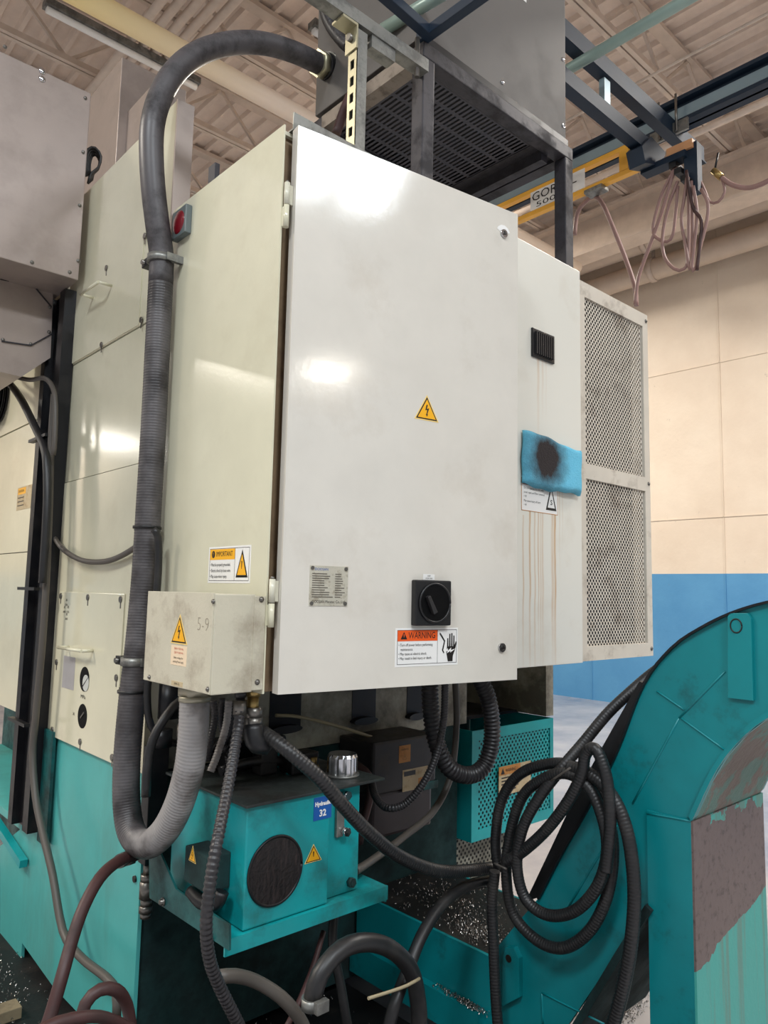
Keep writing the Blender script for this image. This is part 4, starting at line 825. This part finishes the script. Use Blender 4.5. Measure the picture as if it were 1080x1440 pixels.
for pts, r, pit, lab, nm in (
    ([(604, 950, .2), (606, 1000, .2), (614, 1045, .19), (632, 1080, .17), (660, 1090, .16), (682, 1075, .15), (692, 1035, .14), (687, 985, .14), (670, 945, .15)], .031, .014, 'thick black corrugated duct hose hanging in a loop under the cabinet', 'duct_hose'),
    ([(626, 950, .12), (624, 1010, .12), (614, 1060, .12), (596, 1100, .14), (570, 1130, .18), (545, 1136, .22), (528, 1120, .3), (522, 1095, .4)], .013, .009, 'thin corrugated hose looping in front of the dark lubricant tank', 'corrugated_hose'),
    ([(640, 955, .3), (642, 1020, .3), (634, 1090, .3), (610, 1140, .28), (570, 1175, .25), (530, 1205, .2), (500, 1225, .15)], .012, None, 'smooth grey hose running diagonally behind the hydraulic tank', 'drain_hose'),
    ([(500, 1075, .45), (518, 1090, .4), (520, 1120, .4), (510, 1160, .4), (505, 1185, .42)], .014, None, 'dark red hose beside the chrome filler cap', 'red_hose'),
    ([(388, 1006, .55), (420, 1008, .55), (470, 1020, .55), (515, 1034, .55), (545, 1045, .58)], .006, None, 'thin yellowed tube across the panel under the cabinet', 'thin_tube')):
    o = Mb().tube(ty(pts), r, 14, .02, pit, .18 if pit else 0).build(nm, {'red_hose': red_hose, 'thin_tube': tie_m}.get(nm, corr_m if pit else cable_m)); tag(o, lab, 'hose')
# lubricant tank
LY = .45
p0, p1 = ax_y(525, 1045, LY), ax_y(612, 1160, LY); zm = ax_y(560, 1112, LY).z
t = thing('lubricant_tank', 'dark grimy lubricant tank with stained labels behind the hydraulic unit', 'tank', ((p0.x+p1.x)/2, .55, p1.z))
LP = Pl((0, LY, 0), (1, 0, 0), (0, -1, 0))
Mb().box(p0.x, p1.x, LY, .645, zm, p0.z).build('pump_housing', lube_m, t, .01); Mb().box(p0.x+.01, p1.x-.01, LY+.01, .645, p1.z, zm).build('reservoir', mat('dark_tank', (54, 44, 46), .35, 0, .1), t, .012); Mb().box(p1.x-.07, p1.x+.01, LY-.004, LY+.1, zm-.02, zm+.01).build('fill_lid', teal_dirty, t, .004)
for (x0, y0, x1, y1, m, nm) in ((561, 1048, 577, 1072, old_or, 'warning_label'), (566, 1080, 601, 1110, old_lab, 'maker_label')):
    a0, a1, b0, b1 = LP.rect(x0, y0, x1, y1); il = Mb().pbox(LP, a0, a1, b0, b1, 0, .001).build(nm, m, t); W = a1-a0; H = b1-b0
    if nm == 'warning_label': text('WARNING', LP, (a0+a1)/2, b1-.25*H, .16*H, ink, il, al='CENTER', sx=.8); text('\u26a0', LP, (a0+a1)/2, b0+.3*H, .3*H, ink, il, al='CENTER')
    else: Mb().pbox(LP, a0+.05*W, a0+.5*W, b1-.3*H, b1-.08*H, .001, .0014).build('header', black_pl, il); Mb().pbox(LP, a0+.62*W, a0+.95*W, b0+.05*H, b0+.5*H, .001, .0014).build('patch', old_or, il)
# perforated teal guard
GY_ = .6
p0, p1 = ax_y(664, 1030, GY_), ax_y(778, 1015, GY_); gz1_ = .683; gz0_ = .215; GA, GB = p0.x, p1.x
t = thing('guard_box', 'teal perforated guard box with warning label below the vent grille', 'guard', ((GA+GB)/2, .8, gz0_))
GG = Pl((0, GY_, 0), (1, 0, 0), (0, -1, 0)); bw = .045
Mb().box(GA, GA+bw, GY_, GY_+.006, gz0_, gz1_).box(GB-bw*.6, GB, GY_, GY_+.006, gz0_, gz1_).box(GA+bw, GB-bw*.6, GY_, GY_+.006, gz0_, gz0_+bw).box(GA+bw, GB-bw*.6, GY_, GY_+.006, gz1_-bw, gz1_).box(GA, GA+.006, GY_+.006, 1.13, gz0_, gz1_).box(GB-.006, GB, GY_+.006, 1.13, gz0_, gz1_).build('frame', teal, t)
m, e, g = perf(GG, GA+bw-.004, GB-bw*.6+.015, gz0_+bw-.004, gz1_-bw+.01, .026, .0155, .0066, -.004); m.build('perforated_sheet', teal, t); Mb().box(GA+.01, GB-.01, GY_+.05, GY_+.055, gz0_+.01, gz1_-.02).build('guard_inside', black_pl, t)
m, e, g = perf(Pl((GA-.12, GY_+.1, 0), (1, 0, 0), (0, -1, 0)), 0, GB-GA, .0, gz0_-.01, .026, .0155, .0066, 0); m.build('lower_perforated_sheet', under_m, t)
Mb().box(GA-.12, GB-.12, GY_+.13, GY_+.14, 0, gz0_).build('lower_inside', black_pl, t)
a0, a1, b0, b1 = GG.rect(700, 1074, 745, 1114); W = a1-a0; H = b1-b0; il = Mb().pbox(GG, a0, a1, b0, b1, .004, .006).build('warning_label', old_lab, t)
Mb().pbox(GG, a0, a0+.66*W, b1-.3*H, b1, .006, .007).build('header', old_or, il); text('WARNING', GG, a0+.2*W, b1-.16*H, .17*H, ink, il, sx=.72, c=.0078); Mb().ppoly(GG, [(a0+.06*W, b1-.26*H), (a0+.17*W, b1-.26*H), (a0+.115*W, b1-.06*H)], .007, .0078).build('alert_triangle', ink, il)
for i in range(5): Mb().pbox(GG, a0+.08*W, a0+(.6-.08*(i % 3))*W, b1-(.42+.11*i)*H, b1-(.38+.11*i)*H, .006, .0068).build('text_line', ink, il)
text('k', GG, a0+.86*W, b1-.2*H, .3*H, ink, il, al='CENTER', c=.0075); Mb().pbox(GG, a0+.68*W, a0+.8*W, b1-.24*H, b1-.2*H, .006, .0068).build('dash', ink, il)
# dark machinery above the guard
t = thing('coolant_pump', 'dark navy motor box in shadow above the perforated guard', 'pump', (1.7, .9, .686))
Mb().box(1.5, 2.02, .85, 1.3, .86, 1.3).build('motor_box', navy_box, t, .004); Mb().cyl((1.75, 1.0, .7), (1.75, 1.0, .86), .09, 20).build('neck', black_steel, t); Mb().box(1.5, 2.1, .8, 1.4, .686, .7).build('base_plate', black_steel, t)
Mb().box(1.46, 2.06, 1.36, 1.4, .706, 1.5).build('gap_fill_plate', black_steel, t); Mb().box(1.53, 1.6, .795, .815, .7, .74).build('caution_tag', yellow, t)  # black plate added to fill the gap behind the guard with shade
Mb().box(2.06, 2.12, .62, 1.3, .69, 1.5).build('side_post', under_m, t)

# ------------------------------------------------------------------ chip conveyor
XC = .881; CWID = .444
def cy(px, py, dx=0): p = ax_x(px, py, XC+dx); return (p.y, p.z)
t = thing('chip_conveyor', 'teal curved chip conveyor with worn support leg at right', 'conveyor', (XC+.2, -.4, FZ))
outer = [cy(*p) for p in ((758, 1262), (790, 1200), (830, 1130), (868, 1055), (905, 962), (945, 910), (985, 882), (1030, 860), (1080, 845), (1130, 838))]
inner = [cy(*p) for p in ((1130, 990), (1080, 1010), (1050, 1033), (1022, 1064), (1000, 1100), (978, 1148), (973, 1154))]
legn = cy(973, 1154)[0]; legf = cy(911, 1143)[0]
low = [(legn, cy(973, 1154)[1]-.25), cy(912, 1270), cy(868, 1340), cy(800, 1440), cy(770, 1480), (.2, -.12), (.64, -.12), (.64, .147), (.0, .147)]
pts = outer+inner+low
poly = [(XC, y, z) for y, z in pts]
Mb().prism(poly, (.012, 0, 0)).build('side_plate', teal_conv, t); Mb().prism([(XC+CWID-.012, y, z) for y, z in pts], (.012, 0, 0)).build('far_side_plate', teal_conv, t)
def sweep(line, x0, x1, th, m, nm):            # sheet following the profile between the side plates
    vs = []; fs = []
    for i, (y, z) in enumerate(line):
        a = line[max(i-1, 0)]; b = line[min(i+1, len(line)-1)]; dy, dz = b[0]-a[0], b[1]-a[1]; L = math.hypot(dy, dz) or 1; ny, nz = -dz/L*th, dy/L*th
        vs += [(x0, y, z), (x1, y, z), (x1, y+ny, z+nz), (x0, y+ny, z+nz)]
    n = len(line)
    for i in range(n-1): fs += [(i*4+k, i*4+(k+1) % 4, i*4+4+(k+1) % 4, i*4+4+k) for k in range(4)]
    fs += [(0, 1, 2, 3), tuple((n-1)*4+k for k in range(4))[::-1]]
    return Mb().add(vs, fs).build(nm, m, t)
def dense(l, s=.03): return [(p.y, p.z) for p in spline([(0, y, z) for y, z in l], s)]
sweep(dense(outer), XC-.012, XC+CWID+.012, .006, black_steel, 'top_cover')
Mb().prism([(XC+.004, *cy(*p)) for p in ((738, 1268), (775, 1190), (809, 1117), (850, 1043), (898, 958), (905, 962), (868, 1055), (830, 1130), (790, 1200), (758, 1262))], (.03, 0, 0)).build('black_edge_band', black_pl, t)  # black band along the upper edge of the side plate
sweep(dense(inner), XC+.012, XC+CWID-.012, .004, flake_m, 'curved_underside'); sweep(dense(inner), XC-.01, XC, .012, teal_conv, 'inner_flange')
lt = cy(973, 1154)[1]
Mb().box(XC-.006, XC+.0, legn, legf, FZ, lt).build('leg_side', teal_conv, t); Mb().box(XC-.006, XC+CWID, legn-.006, legn, FZ, lt).build('leg_front', worn_m, t)
Mb().box(XC+.012, XC+CWID, legf-.004, legf, FZ, lt).build('leg_back', teal_conv, t)
CP = Pl((XC, 0, 0), (0, -1, 0), (-1, 0, 0))
lug = [CP.ab(*p) for p in ((1026, 867), (1029, 862), (1054, 862), (1059, 870), (1062, 985), (1026, 981))]
o = Mb().ppoly(CP, lug, 0, .012).build('lifting_lug', teal_conv, t, .001); a, b = CP.ab(1038, 880); rg = Mb().tube([CP.w(a+.014*math.cos(R(s)), b+.017*math.sin(R(s)), .0125) for s in range(0, 361, 30)], .0018, 6, .02).build('lug_hole', ink, o)
lug = [CP.ab(*p) for p in ((712, 1345), (716, 1330), (728, 1330), (735, 1345), (735, 1400), (712, 1412))]
o = Mb().ppoly(CP, lug, 0, .02).build('lifting_lug', teal_conv, t, .001); a, b = CP.ab(721, 1345); Mb().pdisk(CP, a, b, .011, .02, .0215, 14).build('lug_hole', ink, o)
for p, q in (((924, 972), (962, 998)), ((958, 1010), (1020, 1055)), ((1020, 944), (955, 1010)), ((955, 1010), (890, 1130)), ((762, 1396), (850, 1440)), ((762, 1396), (764, 1440)), ((868, 1160), (800, 1275)), ((911, 1143), (973, 1154))):
    c_ = .006 if p[0] == 911 else .0005
    Mb().tube([CP.w(*CP.ab(*p), c_), CP.w(*CP.ab(*q), c_)], .0028, 6, .2).build('weld_seam', teal_conv, t)
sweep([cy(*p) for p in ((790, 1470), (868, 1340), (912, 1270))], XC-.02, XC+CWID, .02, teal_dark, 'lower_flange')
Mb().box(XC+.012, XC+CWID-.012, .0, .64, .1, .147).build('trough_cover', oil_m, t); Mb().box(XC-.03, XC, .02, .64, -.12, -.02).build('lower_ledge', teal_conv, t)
# chips
def chips(name, lab, spots, n, parent=None):
    vs = []; fs = []
    for i in range(n):
        c, sp = random.choice(spots); c = Vector(c); g = lambda: random.gauss(0, .45)
        p = Vector((c.x+sp[0]*max(-1, min(1, g())), c.y+sp[1]*max(-1, min(1, g())), c.z)); a = random.uniform(0, 6.28); L = random.uniform(.004, .011); wv = random.uniform(.0008, .002); d = Vector((math.cos(a), math.sin(a), 0)); sd = Vector((-d.y, d.x, 0)); o = len(vs)
        for k in range(4):
            u = k/3; tw = u*2.5+a; q = p+d*L*u+Z3*(.003+.004*math.sin(u*3.14)+random.uniform(0, .004)); w_ = sd*math.cos(tw)+Z3*math.sin(tw); vs += [q-w_*wv, q+w_*wv]
        fs += [(o+2*k, o+2*k+1, o+2*k+3, o+2*k+2) for k in range(3)]
    ob = Mb().add(vs, fs).build(name, chip_m, parent); ob['kind'] = 'stuff'; tag(ob, lab, 'metal chips'); return ob
chips('metal_chips', 'bright metal chips scattered on the conveyor trough top', [((XC+.22, .32, .147), (.19, .3, 0)), ((XC+.1, .14, .147), (.08, .12, 0))], 800)
chips('metal_chips', 'pile of shiny metal chips on the ledge beside the trough', [((XC-.015, .1, -.02), (.015, .12, 0)), ((XC-.02, .06, -.02), (.012, .05, 0))], 350)
chips('metal_chips', 'metal chips on the floor between conveyor and its leg', [((1.65, .02, FZ), (.3, .16, 0)), ((1.5, -.06, FZ), (.14, .08, 0))], 2200)
chips('metal_chips', 'metal chips strewn over the oily floor under the machine', [((.4, .3, FZ+.02), (.35, .4, 0)), ((-.15, 1.5, FZ+.02), (.15, .5, 0))], 700)
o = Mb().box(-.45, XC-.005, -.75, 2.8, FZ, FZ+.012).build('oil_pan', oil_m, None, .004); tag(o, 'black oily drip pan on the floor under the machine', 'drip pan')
p = ax_z(15, 1425, FZ+.03)
o = Mb().box(p.x-.5, p.x+.03, p.y-.02, p.y+.05, FZ+.012, FZ+.05).build('wooden_board', wood, None, .003); tag(o, 'weathered board lying on the floor at bottom left corner', 'board')
o.rotation_euler.z = 0

# ------------------------------------------------------------------ coiled black hose on the conveyor
XH = XC-.05
coil = [(705, 1217, 0), (700, 1215, 0), (697, 1180, 0), (704, 1130, 0), (724, 1095, 0), (755, 1078, 0), (800, 1075, 0), (838, 1105, .005), (858, 1160, .01), (862, 1210, .0), (852, 1265, -.01), (828, 1310, -.015), (792, 1333, -.02), (755, 1322, -.02), (722, 1285, -.02), (712, 1230, -.03), (718, 1170, -.03), (735, 1120, -.035), (765, 1095, -.04), (798, 1088, -.04), (830, 1110, -.04), (850, 1160, -.045), (853, 1205, -.045), (838, 1250, -.045), (806, 1282, -.045), (768, 1286, -.045), (738, 1262, -.05), (727, 1215, -.055), (735, 1165, -.06), (758, 1122, -.05), (790, 1080, -.02), (820, 1045, .04), (855, 1003, .1), (890, 970, .16), (920, 945, .22), (950, 925, .26)]
t = thing('hose_coil', 'coiled thick black conduit hung on the side of the chip conveyor', 'hose', ax_x(780, 1333, XH))
Mb().tube([ax_x(a, b, XH+c) for a, b, c in coil], .0165, 14, .02, .009, .05).build('coil', rubber, t)
l2 = [(700, 1440), (697, 1400), (694, 1330), (692, 1270), (696, 1225)]
Mb().tube([ax_x(a, b, XH-.035) for a, b in l2], .0165, 14, .02, .009, .05).build('left_drop', rubber, t)
l3 = [(800, 1078), (825, 1086), (850, 1105), (872, 1140), (886, 1190), (892, 1260), (887, 1330), (876, 1390), (860, 1450)]
Mb().tube([ax_x(a, b, XH-.035) for a, b in l3], .018, 14, .02, .009, .05).build('right_drop', rubber, t)
Mb().tube([ax_x(a, b, XH-.055) for a, b in ((852, 1225), (858, 1160), (854, 1100), (843, 1062), (833, 1052), (823, 1062), (818, 1088), (800, 1125), (770, 1165), (738, 1195), (712, 1212))], .0165, 14, .02, .009, .05).build('rear_strand', rubber, t)
for l in ([(695, 1214), (712, 1222)], [(775, 1098), (802, 1080)]): Mb().tube([ax_x(a, b, XH-.08) for a, b in l], .003, 6, .02).build('cable_tie', cable_m, t)
# hoses in front, on the floor
def tz(l): return [ax_y(a, b, c) for a, b, c in l]
for pts, r, m, lab in (
    ([(190, 1203, .5), (165, 1212, .45), (140, 1235, .4), (118, 1275, .36), (102, 1320, .32), (88, 1370, .28), (72, 1425, .26), (60, 1460, .25)], .0155, red_hose, 'dark red hose arching from the conduit loop to the floor'),
    ([(110, 1450, .1), (120, 1412, .1), (140, 1392, .1), (163, 1392, .1), (178, 1412, .12), (185, 1450, .13)], .0135, red_hose, 'brown hose making a small arch on the floor at lower left'),
    ([(45, 1455, .0), (80, 1438, .0), (120, 1430, .0), (150, 1432, .02), (190, 1450, .05)], .012, red_hose, 'brown hose lying flat along the lower left edge'),
    ([(306, 1374, .0), (330, 1372, .0), (360, 1380, .0), (395, 1402, -.02), (420, 1430, -.03), (430, 1450, -.03)], .0155, cable_m, 'grey dusty hose bending near the bottom below the hydraulic tank'),
    ([(440, 1405, -.15), (450, 1370, -.15), (480, 1335, -.15), (515, 1325, -.15), (550, 1335, -.14), (578, 1365, -.13), (588, 1410, -.12), (590, 1450, -.12)], .022, rubber, 'thick black hose arching at bottom centre'),
    ([(695, 1237, -.02), (660, 1245, -.02), (625, 1268, -.02), (596, 1310, -.04), (575, 1360, -.06), (556, 1410, -.08), (545, 1450, -.08)], .017, rubber, 'black hose slanting from the coil down to bottom centre'),
    ([(470, 1280, .25), (468, 1330, .22), (478, 1380, .2), (490, 1450, .18)], .014, rubber, 'black hose dropping straight below the hydraulic tank'),
    ([(455, 1310, .2), (440, 1360, .16), (420, 1410, .12), (400, 1450, .1)], .008, red_hose, 'thin dark red hose slanting behind the thick black arch')):
    o = Mb().tube(tz(pts), r, 14, .02).build('floor_hose', m); tag(o, lab, 'hose')
t = thing('hose_clamp', 'pale metal band clamp on the thick black arching hose', 'clamp', ax_y(440, 1412, -.15)); p = ax_y(439, 1410, -.15)
Mb().cyl(p-Z3*.012, p+Z3*.012, .025, 20).build('band', galv, t); Mb().box(p.x-.012, p.x+.022, p.y-.036, p.y-.02, p.z-.012, p.z+.014).build('screw_housing', galv, t, .002)
o = Mb().tube([ax_y(a, b, -.19) for a, b in ((518, 1404), (550, 1394), (572, 1386), (590, 1376))], .004, 8, .02).build('loose_cable_tie', tie_m); tag(o, 'pale cable tie around the black hoses at bottom centre', 'cable tie')
p = ax_y(184, 1205, .5); t = thing('hose_fitting', 'steel coupling joining the dark red hose beneath the conduit loop', 'fitting', p)
q = ax_y(160, 1214, .45); d = (p-q).normalized(); Mb().cyl(p-d*.03, p+d*.0, .022, 6).cyl(p, p+d*.03, .016, 14).build('nut', bolt_m, t); Mb().cyl(p-d*.06, p-d*.04, .019, 14).build('band', bolt_m, t)
